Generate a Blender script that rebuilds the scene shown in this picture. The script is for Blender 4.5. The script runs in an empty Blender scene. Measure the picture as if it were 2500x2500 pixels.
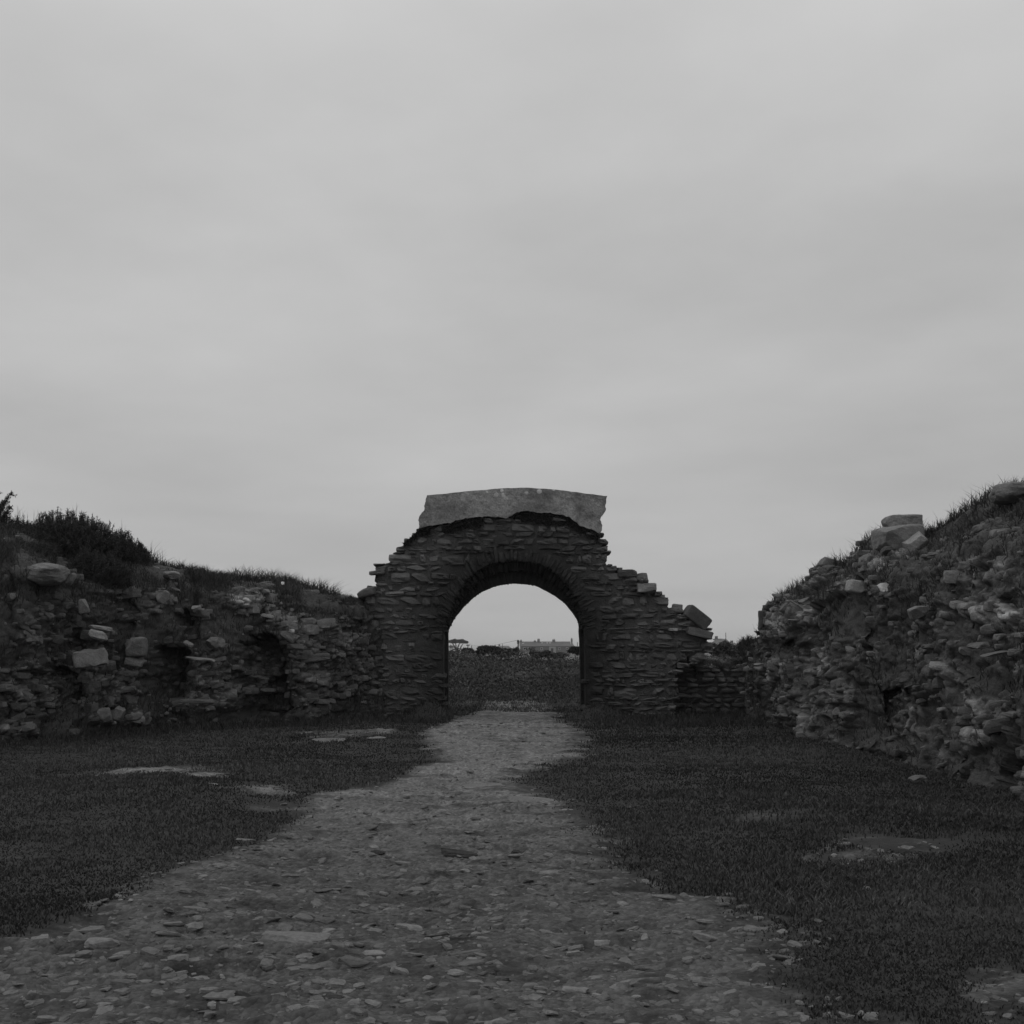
import bpy, math, random
import numpy as np
from mathutils import Vector, Matrix

random.seed(7); rng = np.random.default_rng(7)
sc = bpy.context.scene
col = sc.collection

# ------------------------------------------------------------------ camera
F = 3434.0; PITCH = math.radians(5.65); EYE = 1.6       # focal length in photo pixels (2500 wide)
cam = bpy.data.cameras.new('camera'); cam.sensor_width = 36; cam.lens = F*36/2500
cam.clip_start = 0.1; cam.clip_end = 8000
co = bpy.data.objects.new('camera', cam); col.objects.link(co)
co.location = (0, 0, EYE); co.rotation_euler = (math.pi/2 + PITCH, 0, 0)
sc.camera = co
cP, sP = math.cos(PITCH), math.sin(PITCH)

# ------------------------------------------------------------------ sky, sun, exposure
SUN_EL, SUN_AZ = math.radians(58), math.radians(-70)     # azimuth from +Y, towards the left
w = bpy.data.worlds.new('World'); sc.world = w; w.use_nodes = True
nt = w.node_tree; nt.nodes.clear()
def N(t, **k):
    n = nt.nodes.new(t)
    for a, b in k.items(): setattr(n, a, b)
    return n
out = N('ShaderNodeOutputWorld'); bg = N('ShaderNodeBackground'); bg.inputs['Strength'].default_value = 0.1
sky = N('ShaderNodeTexSky', sky_type='NISHITA'); sky.sun_disc = False; sky.sun_elevation = SUN_EL; sky.sun_rotation = SUN_AZ
bw = N('ShaderNodeRGBToBW'); nt.links.new(sky.outputs[0], bw.inputs[0])
tc = N('ShaderNodeTexCoord'); sep = N('ShaderNodeSeparateXYZ'); nt.links.new(tc.outputs['Generated'], sep.inputs[0])
def M(op, a, b=None, c=None, clamp=False):
    m = N('ShaderNodeMath', operation=op); m.use_clamp = clamp
    for i, v in enumerate((a, b, c)):
        if v is None: continue
        if isinstance(v, (int, float)): m.inputs[i].default_value = v
        else: nt.links.new(v, m.inputs[i])
    return m.outputs[0]
zc = M('ADD', M('MAXIMUM', sep.outputs[2], 0.0), 0.10)
u = M('DIVIDE', sep.outputs[0], zc); v = M('DIVIDE', sep.outputs[1], zc)
cmb = N('ShaderNodeCombineXYZ'); nt.links.new(u, cmb.inputs[0]); nt.links.new(v, cmb.inputs[1])
rot = N('ShaderNodeMapping'); rot.inputs['Rotation'].default_value = (0, 0, 0.35); rot.inputs['Scale'].default_value = (0.9, 0.75, 1); rot.inputs['Location'].default_value = (3.1, 1.2, 0)
nt.links.new(cmb.outputs[0], rot.inputs[0])
n1 = N('ShaderNodeTexNoise'); n1.inputs['Scale'].default_value = 0.75; n1.inputs['Detail'].default_value = 6; n1.inputs['Roughness'].default_value = 0.52
nt.links.new(rot.outputs[0], n1.inputs[0])
cl = M('MULTIPLY', M('SUBTRACT', n1.outputs[0], 0.5), 1.5)
grad = N('ShaderNodeMapRange'); grad.inputs['From Min'].default_value = 0.0; grad.inputs['From Max'].default_value = 0.48
grad.inputs['To Min'].default_value = 4.45; grad.inputs['To Max'].default_value = 5.75; nt.links.new(sep.outputs[2], grad.inputs[0])
amp = N('ShaderNodeMapRange'); amp.inputs['From Min'].default_value = 0.0; amp.inputs['From Max'].default_value = 0.3
amp.inputs['To Min'].default_value = 0.18; amp.inputs['To Max'].default_value = 0.62; nt.links.new(sep.outputs[2], amp.inputs[0])
over = M('MULTIPLY', grad.outputs[0], M('ADD', 1.0, M('MULTIPLY', cl, amp.outputs[0])))
tot = M('ADD', M('MULTIPLY', over, 0.97), M('MULTIPLY', bw.outputs[0], 0.015))
nt.links.new(tot, bg.inputs['Color']); nt.links.new(bg.outputs[0], out.inputs[0])
sun = bpy.data.lights.new('sun', 'SUN'); sun.energy = 0.5; sun.angle = math.radians(35); sun.color = (1, 1, 1)
so = bpy.data.objects.new('sun', sun); col.objects.link(so)
sd = Vector((math.sin(SUN_AZ)*math.cos(SUN_EL), math.cos(SUN_AZ)*math.cos(SUN_EL), math.sin(SUN_EL)))
so.rotation_euler = sd.to_track_quat('Z', 'Y').to_euler(); so.location = sd*50
sc.view_settings.view_transform = 'Standard'; sc.view_settings.look = 'None'
sc.view_settings.exposure = 0; sc.view_settings.gamma = 1
sc.render.resolution_x = 1024; sc.render.resolution_y = 1024

# ------------------------------------------------------------------ pixel -> world and noise
def ray(px, py):
    a = (np.asarray(px, float)-1250)/F; b = -(np.asarray(py, float)-1250)/F
    return a, cP - b*sP, sP + b*cP
def P(px, py, Y):
    dx, dy, dz = ray(px, py); s = Y/dy
    return np.stack([dx*s, np.broadcast_to(np.asarray(Y, float), np.shape(s)), EYE + dz*s], -1)
def proj(p):
    x, y, z = p[..., 0], p[..., 1], p[..., 2]-EYE
    d = y*cP + z*sP; uu = -y*sP + z*cP
    d = np.maximum(d, .05)
    return 1250 + F*x/d, 1250 - F*uu/d
def _h(i, j, k, s):
    n = (i*374761393 + j*668265263 + k*2147483647 + s*1274126177) & 0xffffffff
    n = ((n ^ (n >> 13))*1274126177) & 0xffffffff
    n = ((n ^ (n >> 16))*2246822519) & 0xffffffff
    return ((n ^ (n >> 15)) & 0xffffff)/float(0xffffff)
def vn(p, s=0):
    q = np.floor(p).astype(np.int64); f = p-q; f = f*f*f*(f*(f*6-15)+10)
    r = 0
    for a in (0, 1):
        for b in (0, 1):
            for c in (0, 1):
                wt = (f[..., 0] if a else 1-f[..., 0])*(f[..., 1] if b else 1-f[..., 1])*(f[..., 2] if c else 1-f[..., 2])
                r = r + wt*_h(q[..., 0]+a, q[..., 1]+b, q[..., 2]+c, s)
    return r*2-1
def fbm(p, sc_=1.0, o=4, s=0, g=.5):
    p = np.asarray(p, float)*sc_; r = 0; a = 1; t = 0
    for i in range(o):
        r = r + a*vn(p*(2.03**i)+i*17.3, s+i); t += a; a *= g
    return r/t
def worley(p, s=0):
    q = np.floor(p).astype(np.int64); f1 = np.full(p.shape[:-1], 9.); f2 = f1.copy(); cid = f1*0
    for a in (-1, 0, 1):
        for b in (-1, 0, 1):
            for c in (-1, 0, 1):
                i, j, k = q[..., 0]+a, q[..., 1]+b, q[..., 2]+c
                o = np.stack([i+_h(i, j, k, s), j+_h(i, j, k, s+1), k+_h(i, j, k, s+2)], -1); d = np.linalg.norm(p-o, axis=-1); h = _h(i, j, k, s+3)
                n = d < f1; f2 = np.where(n, f1, np.minimum(f2, d)); cid = np.where(n, h, cid); f1 = np.where(n, d, f1)
    return f1, f2, cid
def ss(t): t = np.clip(t, 0, 1); return t*t*(3-2*t)
def xy(x, y): return np.stack([x, y, np.zeros_like(x)], -1)

# ------------------------------------------------------------------ mesh building
class Bag:
    def __init__(s): s.v = []; s.q = []; s.t = []; s.tone = []; s.n = 0
    def add(s, v, q=None, t=None, tone=1.0):
        v = np.asarray(v, float).reshape(-1, 3); s.v.append(v)
        if q is not None and len(q): s.q.append(np.asarray(q)+s.n)
        if t is not None and len(t): s.t.append(np.asarray(t)+s.n)
        s.tone.append(np.broadcast_to(np.asarray(tone, float), (len(v),))); s.n += len(v)
    def mesh(s, name, extra=None, smooth=False):
        v = np.concatenate(s.v); tone = np.concatenate(s.tone)
        q = np.concatenate(s.q) if s.q else np.zeros((0, 4), int); t = np.concatenate(s.t) if s.t else np.zeros((0, 3), int)
        me = bpy.data.meshes.new(name); me.vertices.add(len(v)); me.vertices.foreach_set('co', v.astype('f').ravel())
        me.loops.add(q.size+t.size); me.loops.foreach_set('vertex_index', np.concatenate([q.ravel(), t.ravel()]).astype('i'))
        me.polygons.add(len(q)+len(t))
        ls = np.concatenate([np.arange(len(q))*4, q.size+np.arange(len(t))*3]).astype('i')
        me.polygons.foreach_set('loop_start', ls)
        a = me.attributes.new('tone', 'FLOAT', 'POINT'); a.data.foreach_set('value', tone.astype('f'))
        for k, val in (extra or {}).items():
            a = me.attributes.new(k, 'FLOAT', 'POINT'); a.data.foreach_set('value', np.asarray(val).astype('f'))
        me.update(calc_edges=True); me.validate()
        me.polygons.foreach_set('use_smooth', np.full(len(me.polygons), smooth, dtype=bool))
        return me
    def build(s, name, mat, parent=None, loc=None, extra=None, smooth=False):
        me = s.mesh(name, extra, smooth); me.materials.append(mat)
        if loc is not None: me.transform(Matrix.Translation(-Vector(loc)))
        o = bpy.data.objects.new(name, me); col.objects.link(o)
        if parent is not None:
            o.parent = parent
            o.location = Vector(loc)-parent.location if loc is not None else -parent.location
        elif loc is not None: o.location = loc
        return o
def tag(o, label=None, cat=None, group=None, kind=None):
    for k, val in (('label', label), ('category', cat), ('group', group), ('kind', kind)):
        if val: o[k] = val
    return o
def empty(name, loc, label, cat, group=None):
    o = bpy.data.objects.new(name, None); o.location = [float(c) for c in loc]; o.empty_display_size = .3; col.objects.link(o)
    return tag(o, label, cat, group)
def quads(nr, nc):
    i = np.arange(nr*nc).reshape(nr, nc)
    return np.stack([i[:-1, :-1], i[:-1, 1:], i[1:, 1:], i[1:, :-1]], -1).reshape(-1, 4)
def cube_grid(n):
    vs = {}; V = []; Q = []
    def idx(p):
        k = tuple(np.round(p, 5))
        if k not in vs: vs[k] = len(V); V.append(p)
        return vs[k]
    g = np.linspace(-1, 1, n+1)
    for ax in range(3):
        for s in (-1, 1):
            b, c = (ax+1) % 3, (ax+2) % 3
            for i in range(n):
                for j in range(n):
                    cs = []
                    for (a1, a2) in ((i, j), (i+1, j), (i+1, j+1), (i, j+1)):
                        p = [0, 0, 0]; p[ax] = s; p[b] = g[a1]; p[c] = g[a2]; cs.append(idx(p))
                    Q.append(cs if s > 0 else cs[::-1])
    return np.array(V, float), np.array(Q)
CG = {n: cube_grid(n) for n in (2, 3, 4, 6, 12, 20)}
def rock(n, seed, k=7, chips=6, rough=.10, sc_=1.3, dmin=.72):
    V, Q = CG[n]; r = np.random.default_rng(seed)
    v = V/((np.abs(V)**k).sum(1)**(1/k))[:, None]
    for _ in range(chips):
        nn = r.normal(size=3); nn /= np.linalg.norm(nn); d = r.uniform(dmin, 1.15)
        e = v@nn-d; v = v-np.where(e > 0, e, 0)[:, None]*nn
    v = v + rough*np.stack([fbm(v+seed*3.7, sc_, 4, a*7) for a in range(3)], -1)
    return v, Q
SM = [rock(2, i, 5, 3, .16) for i in range(10)]
MD = [rock(3, 40+i, 8, 4, .10) for i in range(14)]
LG = [rock(4, 80+i, 8, 5, .10) for i in range(14)]
SQ = [rock(4, 140+i, 9, 4, .13, 1.6, .9) for i in range(18)]
SM1 = [rock(3, 180+i, 12, 1, .05, 1.5, .97) for i in range(10)]
def rotm(rx, ry, rz):
    return np.array(Matrix.Rotation(rz, 3, 'Z') @ Matrix.Rotation(ry, 3, 'Y') @ Matrix.Rotation(rx, 3, 'X'))
def put(bag, tpl, c, s, r=(0, 0, 0), tone=1.0):
    v, q = tpl; bag.add((v*np.asarray(s))@rotm(*r).T + np.asarray(c), q, tone=tone)

# ------------------------------------------------------------------ materials (all neutral grey: monochrome photograph)
def mat(name, base, var=.35, scale=6, fine=60, bump=.6, bdist=.03, rough=.95, attr=True, extra=None):
    m = bpy.data.materials.new(name); m.use_nodes = True; t = m.node_tree; t.nodes.clear()
    def nd(ty, **k):
        n = t.nodes.new(ty)
        for a, b in k.items(): setattr(n, a, b)
        return n
    def mm(op, a, b=None, clamp=False):
        x = nd('ShaderNodeMath', operation=op); x.use_clamp = clamp
        for i, val in enumerate((a, b)):
            if val is None: continue
            if isinstance(val, (int, float)): x.inputs[i].default_value = val
            else: t.links.new(val, x.inputs[i])
        return x.outputs[0]
    o = nd('ShaderNodeOutputMaterial'); b = nd('ShaderNodeBsdfPrincipled'); t.links.new(b.outputs[0], o.inputs[0])
    b.inputs['Roughness'].default_value = rough; b.inputs['Specular IOR Level'].default_value = .15
    g = nd('ShaderNodeNewGeometry'); pos = g.outputs['Position']
    def noise(sc_, det=5, ro=.6, vec=None):
        n = nd('ShaderNodeTexNoise'); n.inputs['Scale'].default_value = sc_; n.inputs['Detail'].default_value = det; n.inputs['Roughness'].default_value = ro
        t.links.new(vec or pos, n.inputs['Vector']); return n.outputs[0]
    a = noise(scale); f = noise(fine, 3, .7)
    val = mm('MULTIPLY', mm('ADD', 1-var, mm('MULTIPLY', a, 2*var)), mm('ADD', .35, mm('MULTIPLY', f, 1.3)))
    val = mm('MULTIPLY', val, base)
    if attr:
        at = nd('ShaderNodeAttribute'); at.attribute_name = 'tone'; val = mm('MULTIPLY', val, at.outputs['Fac'])
    h = mm('ADD', a, mm('MULTIPLY', f, .45))
    if extra: val, h = extra(nd, mm, noise, t, pos, val, h)
    t.links.new(val, b.inputs['Base Color'])
    bp = nd('ShaderNodeBump'); bp.inputs['Strength'].default_value = bump; bp.inputs['Distance'].default_value = bdist
    t.links.new(h, bp.inputs['Height']); t.links.new(bp.outputs[0], b.inputs['Normal'])
    return m
def lichen(nd, mm, noise, t, pos, val, h):
    s = noise(3.2, 4, .65); l = mm('MULTIPLY', mm('SUBTRACT', s, .60), 9, True)
    return mm('ADD', val, mm('MULTIPLY', l, .07)), h
def parapet_fx(nd, mm, noise, t, pos, val, h):
    # pale lichen spots along the top edge, darker weathering blotches
    vo = nd('ShaderNodeTexVoronoi'); vo.inputs['Scale'].default_value = 6.5; t.links.new(pos, vo.inputs['Vector'])
    sp = nd('ShaderNodeSeparateXYZ'); t.links.new(pos, sp.inputs[0])
    top = mm('MULTIPLY', mm('SUBTRACT', sp.outputs[2], 4.78), 3.5, True)
    s = mm('MULTIPLY', mm('SUBTRACT', mm('ADD', .27, mm('MULTIPLY', noise(2.5, 2), .25)), vo.outputs['Distance']), 14, True)
    sel = mm('GREATER_THAN', vo.outputs['Color'], .4)
    s = mm('MULTIPLY', mm('MULTIPLY', s, sel), top)
    bl = mm('MULTIPLY', mm('SUBTRACT', noise(1.3, 6, .7), .42), 4, True)
    val = mm('MULTIPLY', mm('MULTIPLY', val, mm('ADD', .60, mm('MULTIPLY', bl, .5))), mm('ADD', .5, noise(11, 7, .8)))
    return mm('ADD', val, mm('MULTIPLY', s, .45)), h
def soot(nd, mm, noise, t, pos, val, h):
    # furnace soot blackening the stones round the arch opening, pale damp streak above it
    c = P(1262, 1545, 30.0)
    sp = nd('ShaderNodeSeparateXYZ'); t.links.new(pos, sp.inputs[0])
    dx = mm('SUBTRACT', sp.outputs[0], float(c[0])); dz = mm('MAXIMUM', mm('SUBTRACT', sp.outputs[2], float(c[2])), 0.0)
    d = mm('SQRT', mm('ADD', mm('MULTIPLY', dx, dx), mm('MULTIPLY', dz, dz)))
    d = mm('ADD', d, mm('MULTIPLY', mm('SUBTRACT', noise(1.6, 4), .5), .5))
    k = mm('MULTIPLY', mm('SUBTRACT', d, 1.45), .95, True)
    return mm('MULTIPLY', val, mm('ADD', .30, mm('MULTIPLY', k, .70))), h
def pebbly(nd, mm, noise, t, pos, val, h):
    at = nd('ShaderNodeAttribute'); at.attribute_name = 'path'
    n = noise(2.2, 6, .68); k = mm('MULTIPLY', mm('ADD', mm('SUBTRACT', at.outputs['Fac'], .42), mm('MULTIPLY', mm('SUBTRACT', n, .5), 2.8)), 1.7, True)
    vo = nd('ShaderNodeTexVoronoi'); vo.inputs['Scale'].default_value = 13; t.links.new(pos, vo.inputs['Vector'])
    v2 = nd('ShaderNodeTexVoronoi'); v2.inputs['Scale'].default_value = 34; t.links.new(pos, v2.inputs['Vector'])
    cs = mm('MULTIPLY', mm('ADD', .6, mm('MULTIPLY', v2.outputs['Color'], .8)), mm('ADD', .86, mm('MULTIPLY', vo.outputs['Color'], .28)))
    mq = nd('ShaderNodeMapping'); mq.inputs['Scale'].default_value = (.55, 1.3, 1); t.links.new(pos, mq.inputs[0])
    big = mm('ADD', .45, mm('MULTIPLY', noise(.9, 6, .66, mq.outputs[0]), 1.1)); at2 = nd('ShaderNodeAttribute'); at2.attribute_name = 'tone'
    dark = mm('SUBTRACT', 1, mm('MULTIPLY', mm('MULTIPLY', mm('SUBTRACT', noise(2.6, 7, .74, mq.outputs[0]), .53), 9, True), .5))
    dirt = mm('MULTIPLY', mm('MULTIPLY', mm('MULTIPLY', mm('MULTIPLY', mm('ADD', .1, mm('MULTIPLY', noise(7, 8, .8), 1.8)), .15), cs), mm('MULTIPLY', big, dark)), at2.outputs['Fac'])
    res = mm('ADD', mm('MULTIPLY', val, mm('SUBTRACT', 1, k)), mm('MULTIPLY', dirt, k))
    hh = mm('ADD', h, mm('MULTIPLY', mm('SUBTRACT', .5, v2.outputs['Distance']), mm('MULTIPLY', k, .9)))
    hh = mm('ADD', hh, mm('MULTIPLY', mm('SUBTRACT', .5, vo.outputs['Distance']), mm('MULTIPLY', k, .6)))
    return res, hh
def earthy(nd, mm, noise, t, pos, val, h):
    at = nd('ShaderNodeAttribute'); at.attribute_name = 'stony'
    n = noise(3.0, 6, .68); k = mm('MULTIPLY', mm('ADD', mm('SUBTRACT', at.outputs['Fac'], .5), mm('MULTIPLY', mm('SUBTRACT', n, .5), 1.5)), 2.5, True)
    mp = nd('ShaderNodeMapping'); mp.inputs['Scale'].default_value = (1, 1, 2.2); t.links.new(pos, mp.inputs[0])
    vo = nd('ShaderNodeTexVoronoi'); vo.inputs['Scale'].default_value = 5.5; t.links.new(mp.outputs[0], vo.inputs['Vector'])
    cs = mm('ADD', .8, mm('MULTIPLY', vo.outputs['Color'], .4))
    st = mm('MULTIPLY', mm('MULTIPLY', mm('ADD', .2, mm('MULTIPLY', noise(9, 8, .8), 1.5)), .25), cs)
    at3 = nd('ShaderNodeAttribute'); at3.attribute_name = 'tone'; st = mm('MULTIPLY', st, at3.outputs['Fac'])
    res = mm('ADD', mm('MULTIPLY', val, mm('SUBTRACT', 1, k)), mm('MULTIPLY', st, k))
    hh = mm('ADD', h, mm('MULTIPLY', mm('SUBTRACT', .6, vo.outputs['Distance']), mm('MULTIPLY', k, .8)))
    return res, hh
MA = dict(
    ground=mat('turf_and_dirt', .042, .45, 1.1, 45, .7, .03, extra=pebbly),
    bank=mat('earth_bank', .078, .4, 2.5, 30, .9, .06, extra=earthy),
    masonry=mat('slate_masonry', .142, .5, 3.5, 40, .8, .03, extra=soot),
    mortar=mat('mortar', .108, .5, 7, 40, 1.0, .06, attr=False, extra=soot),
    rubble=mat('rubble_stone', .19, .5, 5, 45, .8, .03, extra=lichen),
    pale=mat('pale_stone', .31, .4, 4, 40, .7, .02, extra=lichen),
    parapet=mat('weathered_render', .33, .4, 3.5, 28, .9, .03, attr=False, extra=parapet_fx),
    grass=mat('grass', .064, .55, .8, 14, 0.0, .01),
    gorse=mat('gorse', .055, .35, 2.5, 20, 0.0, .01),
    wood=mat('dark_wood', .06, .3, 5, 40, .3, .01, attr=False),
    wall=mat('house_wall', .16, .2, .4, 3, .2, .02, attr=False),
    gable=mat('house_gable', .34, .15, .5, 3, .2, .02, attr=False),
    white=mat('white_paint', .75, .1, .5, 3, .1, .02, attr=False),
    slate=mat('slate_roof', .15, .25, .5, 4, .2, .02, attr=False),
    glass=mat('dark_glass', .05, .1, 1, 3, 0, .01, rough=.3, attr=False),
)

# ------------------------------------------------------------------ ground and path
LP = np.array([(1700,1240),(1745,1180),(1770,1130),(1790,1075),(1805,1030),(1830,1030),(1855,1070),(1868,1075),(1885,1020),(1912,960),(1932,820),(1955,740),(1975,740),(1995,735),(2030,700),(2060,600),(2085,540),(2110,440),(2150,340),(2190,280),(2240,130),(2290,-20),(2400,-300),(2600,-600)], float)
RP = np.array([(1700,1290),(1745,1340),(1790,1395),(1825,1440),(1860,1395),(1885,1330),(1903,1262),(1925,1262),(1945,1395),(1990,1430),(2030,1440),(2080,1480),(2130,1600),(2180,1740),(2230,1860),(2270,1930),(2310,1930),(2360,1900),(2400,1950),(2450,2020),(2500,2100),(2600,2300)], float)
PATCH = [(330,1908,190,13,1.0),(490,1922,60,11,1.0),(650,1950,120,16,.5),(700,1975,90,14,.5),(850,1812,120,12,.7),(930,1806,50,9,.9),(2150,2085,220,34,.5),(2440,2440,110,80,.58),(1650,1960,200,20,.3),(1900,2010,200,16,.28),(250,2110,160,22,.35),(1180,1745,80,10,.4),
         (1330,1760,90,14,.5),(1700,2310,160,40,.2),(300,1795,90,20,.25),(620,1790,60,16,.3)]
def pathmask(x, y):
    p = np.stack([x, y, np.zeros_like(x)+.05], -1); px, py = proj(p)
    l = np.interp(py, LP[:, 0], LP[:, 1]); r = np.interp(py, RP[:, 0], RP[:, 1])
    s = 26+np.maximum(0, (py-1750))*.15
    m = np.minimum((px-l)/s, (r-px)/(s*1.8)); m = np.clip(m, -1, 1)
    m = np.minimum(m, (py-1715)/45)
    m = m*.5+.5
    for (cx, cy, rx, ry, wt) in PATCH:
        m = np.maximum(m, wt*np.exp(-(((px-cx)/rx)**2+((py-cy)/ry)**2)*.9))
    m = m+(.14*fbm(xy(x, y), .45, 3, 131)+.3*fbm(xy(x, y)*np.array([.7, 1.2, 1]), 1.7, 4, 133))*ss((m+.1)*3)*ss((1.25-m)*2)
    return np.where(y > 2, m, .6)
def gz(x, y):
    q = xy(x, y)
    z = .2*ss((y-12)/18) + .16*np.exp(-((x+3.6)/1.6)**2-((y-15.5)/3.2)**2) + .10*np.exp(-((x-3.2)/1.3)**2-((y-12)/4)**2)
    z = z + .05*fbm(q, .45, 3, 3)*ss((y+5)/8)
    z = z + .85*ss((y-31.5)/12)*(1+.12*fbm(q, .2, 2, 9)) - .98*ss((y-56)/30)
    z = z + .34*np.exp(-((x+1.75)/.42)**2-((y-29.6)/.5)**2) + .30*np.exp(-((x-1.85)/.42)**2-((y-29.6)/.5)**2)
    z = z + .5*fbm(q, .02, 2, 5)*ss((y-80)/200)
    return z
def gfine(x, y, m):
    q = xy(x, y); near = 1-ss((y-20)/30)
    st = fbm(q*np.array([.75, 1.25, 1]), 2.6, 5, 21, .62)
    ridge = 1-np.abs(fbm(q*np.array([.55, 1.5, 1]), 1.5, 4, 71, .6))*3.2
    st = st+.55*np.clip(ridge, -.4, 1)*ss((fbm(q, .5, 2, 73)+.15)*3)
    return near*(.075*m*st + .016*m*np.abs(fbm(q, 9, 3, 31)) + (1-m)*.02*fbm(q, 3.5, 4, 41) + .025*(1-m))
def gfull(x, y):
    x = np.asarray(x, float); y = np.asarray(y, float); return gz(x, y)+gfine(x, y, pathmask(x, y))
nr, r0, r1 = 820, 2.0, 110.0
rows = r0*(r1/r0)**(np.linspace(0, 1, nr)) - 6
rows = np.concatenate([rows, 104*(6000/104)**np.linspace(.02, 1, 60)])
tn = np.concatenate([np.linspace(-2.2, -.37, 60)[:-1], np.linspace(-.36, .36, 600), np.linspace(.37, 2.2, 60)[1:]])
YY, TT = np.meshgrid(rows, tn, indexing='ij'); XX = (YY+6.5)*TT
m = pathmask(XX, YY); Z = gz(XX, YY)+gfine(XX, YY, m)
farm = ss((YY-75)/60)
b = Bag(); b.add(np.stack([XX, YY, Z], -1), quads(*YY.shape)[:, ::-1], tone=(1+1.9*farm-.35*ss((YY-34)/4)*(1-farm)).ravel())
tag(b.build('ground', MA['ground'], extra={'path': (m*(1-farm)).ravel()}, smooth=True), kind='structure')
# path: its own sheet, worn a little proud of the turf where it is bare
nr2 = 760; rows = 9.2*(41/9.2)**np.linspace(0, 1, nr2)-6; tn = np.linspace(-.34, .30, 560)
YY, TT = np.meshgrid(rows, tn, indexing='ij'); XX = (YY+6.5)*TT
m = pathmask(XX, YY); q3 = xy(XX, YY)
Zp = gz(XX, YY)+gfine(XX, YY, m) + .002 + .014*(np.clip((m-.55)*3, -1, .35)) + .012*fbm(q3, 6, 4, 77)*(1-np.clip((m-.6)*3, 0, 1))
keep = (m > .25)
Q = quads(*YY.shape)[:, ::-1]; kq = keep.ravel()[Q].all(1); Q = Q[kq]
us, inv = np.unique(Q, return_inverse=True); Vp = np.stack([XX, YY, Zp], -1).reshape(-1, 3)[us]
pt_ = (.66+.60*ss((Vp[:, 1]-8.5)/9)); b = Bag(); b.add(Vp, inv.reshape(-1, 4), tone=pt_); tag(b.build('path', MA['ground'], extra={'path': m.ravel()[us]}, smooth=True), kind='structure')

def ground_at(px, py):
    px = np.asarray(px, float); py = np.asarray(py, float); dx, dy, dz = ray(px, py); z = np.zeros_like(px)+.05
    for _ in range(6):
        s = (z-EYE)/dz; x, y = dx*s, dy*s; z = gz(x, y)
    return np.stack([x, y, gfull(x, y)], -1)

# ------------------------------------------------------------------ grass and leaves helpers
def blades(bag, base, h, wd, lean=.35, tone=None, nrm=None):
    n = len(base); a = rng.uniform(0, 2*np.pi, n); dx = np.stack([np.cos(a), np.sin(a), np.zeros(n)], -1)
    b2 = rng.uniform(0, 2*np.pi, n); L = np.stack([np.cos(b2), np.sin(b2), np.zeros(n)], -1)*(rng.uniform(0, lean, n)*h)[:, None]
    up = np.array([0, 0, 1.])
    if nrm is not None: up = nrm
    mid = base + up*(h*.55)[:, None] + L*.35; top = base + up*h[:, None]*.95 + L*1.3
    wv = dx*wd[:, None]*.5
    V = np.stack([base-wv, base+wv, mid+wv*.7, mid-wv*.7, top], 1).reshape(-1, 3)
    i = np.arange(n)*5
    Q = np.stack([i, i+1, i+2, i+3], -1); T = np.stack([i+3, i+2, i+4], -1)
    tone = rng.uniform(.6, 1.3, n) if tone is None else tone
    bag.add(V, Q, T, np.repeat(tone, 5))
def leaves(bag, c, s, tone, up=.0):
    n = len(c); a = rng.normal(size=(n, 3)); a /= np.linalg.norm(a, axis=1)[:, None]
    b2 = np.cross(a, rng.normal(size=(n, 3))); b2 /= np.linalg.norm(b2, axis=1)[:, None]
    s = np.broadcast_to(s, (n,))[:, None]
    V = np.stack([c-a*s, c+b2*s*.35, c+a*s, c-b2*s*.35], 1).reshape(-1, 3); i = np.arange(n)*4
    bag.add(V, np.stack([i, i+1, i+2, i+3], -1), tone=np.repeat(np.broadcast_to(tone, (n,)), 4))
def spray(bag, o, d, L, n, sl, tone, wd=.006):
    """sprigs: stem from o along d (arrays) of length L, n short spines each"""
    k = len(o); t = rng.uniform(.15, 1, (k, n))[..., None]
    c = o[:, None, :]+d[:, None, :]*(L[:, None, None]*t) + rng.normal(size=(k, n, 3))*.012
    sd_ = d[:, None, :]*.7+rng.normal(size=(k, n, 3))*.8; sd_ /= np.linalg.norm(sd_, axis=2)[..., None]
    l = (sl*(1.15-t*.5))*rng.uniform(.6, 1.2, (k, n, 1)); c = c.reshape(-1, 3); tip = c+(sd_*l).reshape(-1, 3)
    sidev = np.cross((sd_).reshape(-1, 3), rng.normal(size=(k*n, 3))); sidev /= np.linalg.norm(sidev, axis=1)[:, None]
    V = np.stack([c-sidev*wd, c+sidev*wd, tip], 1).reshape(-1, 3); i = np.arange(k*n)*3
    bag.add(V, None, np.stack([i, i+1, i+2], -1), np.repeat(np.repeat(rng.uniform(.7, 1.3, k)*tone, n), 3))
    sv = np.cross(d, rng.normal(size=(k, 3))); sv /= np.linalg.norm(sv, axis=1)[:, None]; e = o+d*L[:, None]
    V = np.stack([o-sv*wd, o+sv*wd, e+sv*wd*.4, e-sv*wd*.4], 1).reshape(-1, 3); i = np.arange(k)*4
    bag.add(V, np.stack([i, i+1, i+2, i+3], -1), tone=.8*tone)
def tube(bag, pts, rad, seg=6, tone=1.0):
    pts = [Vector(p) for p in pts]; rings = []
    for i, p in enumerate(pts):
        d = (pts[min(i+1, len(pts)-1)]-pts[max(i-1, 0)]).normalized(); a = d.orthogonal().normalized(); c = d.cross(a)
        rings += [p+(a*math.cos(k*2*math.pi/seg)+c*math.sin(k*2*math.pi/seg))*rad[i] for k in range(seg)]
    Q = [[i*seg+k, i*seg+(k+1) % seg, (i+1)*seg+(k+1) % seg, (i+1)*seg+k] for i in range(len(pts)-1) for k in range(seg)]
    bag.add([list(p) for p in rings], Q, tone=tone)

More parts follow.
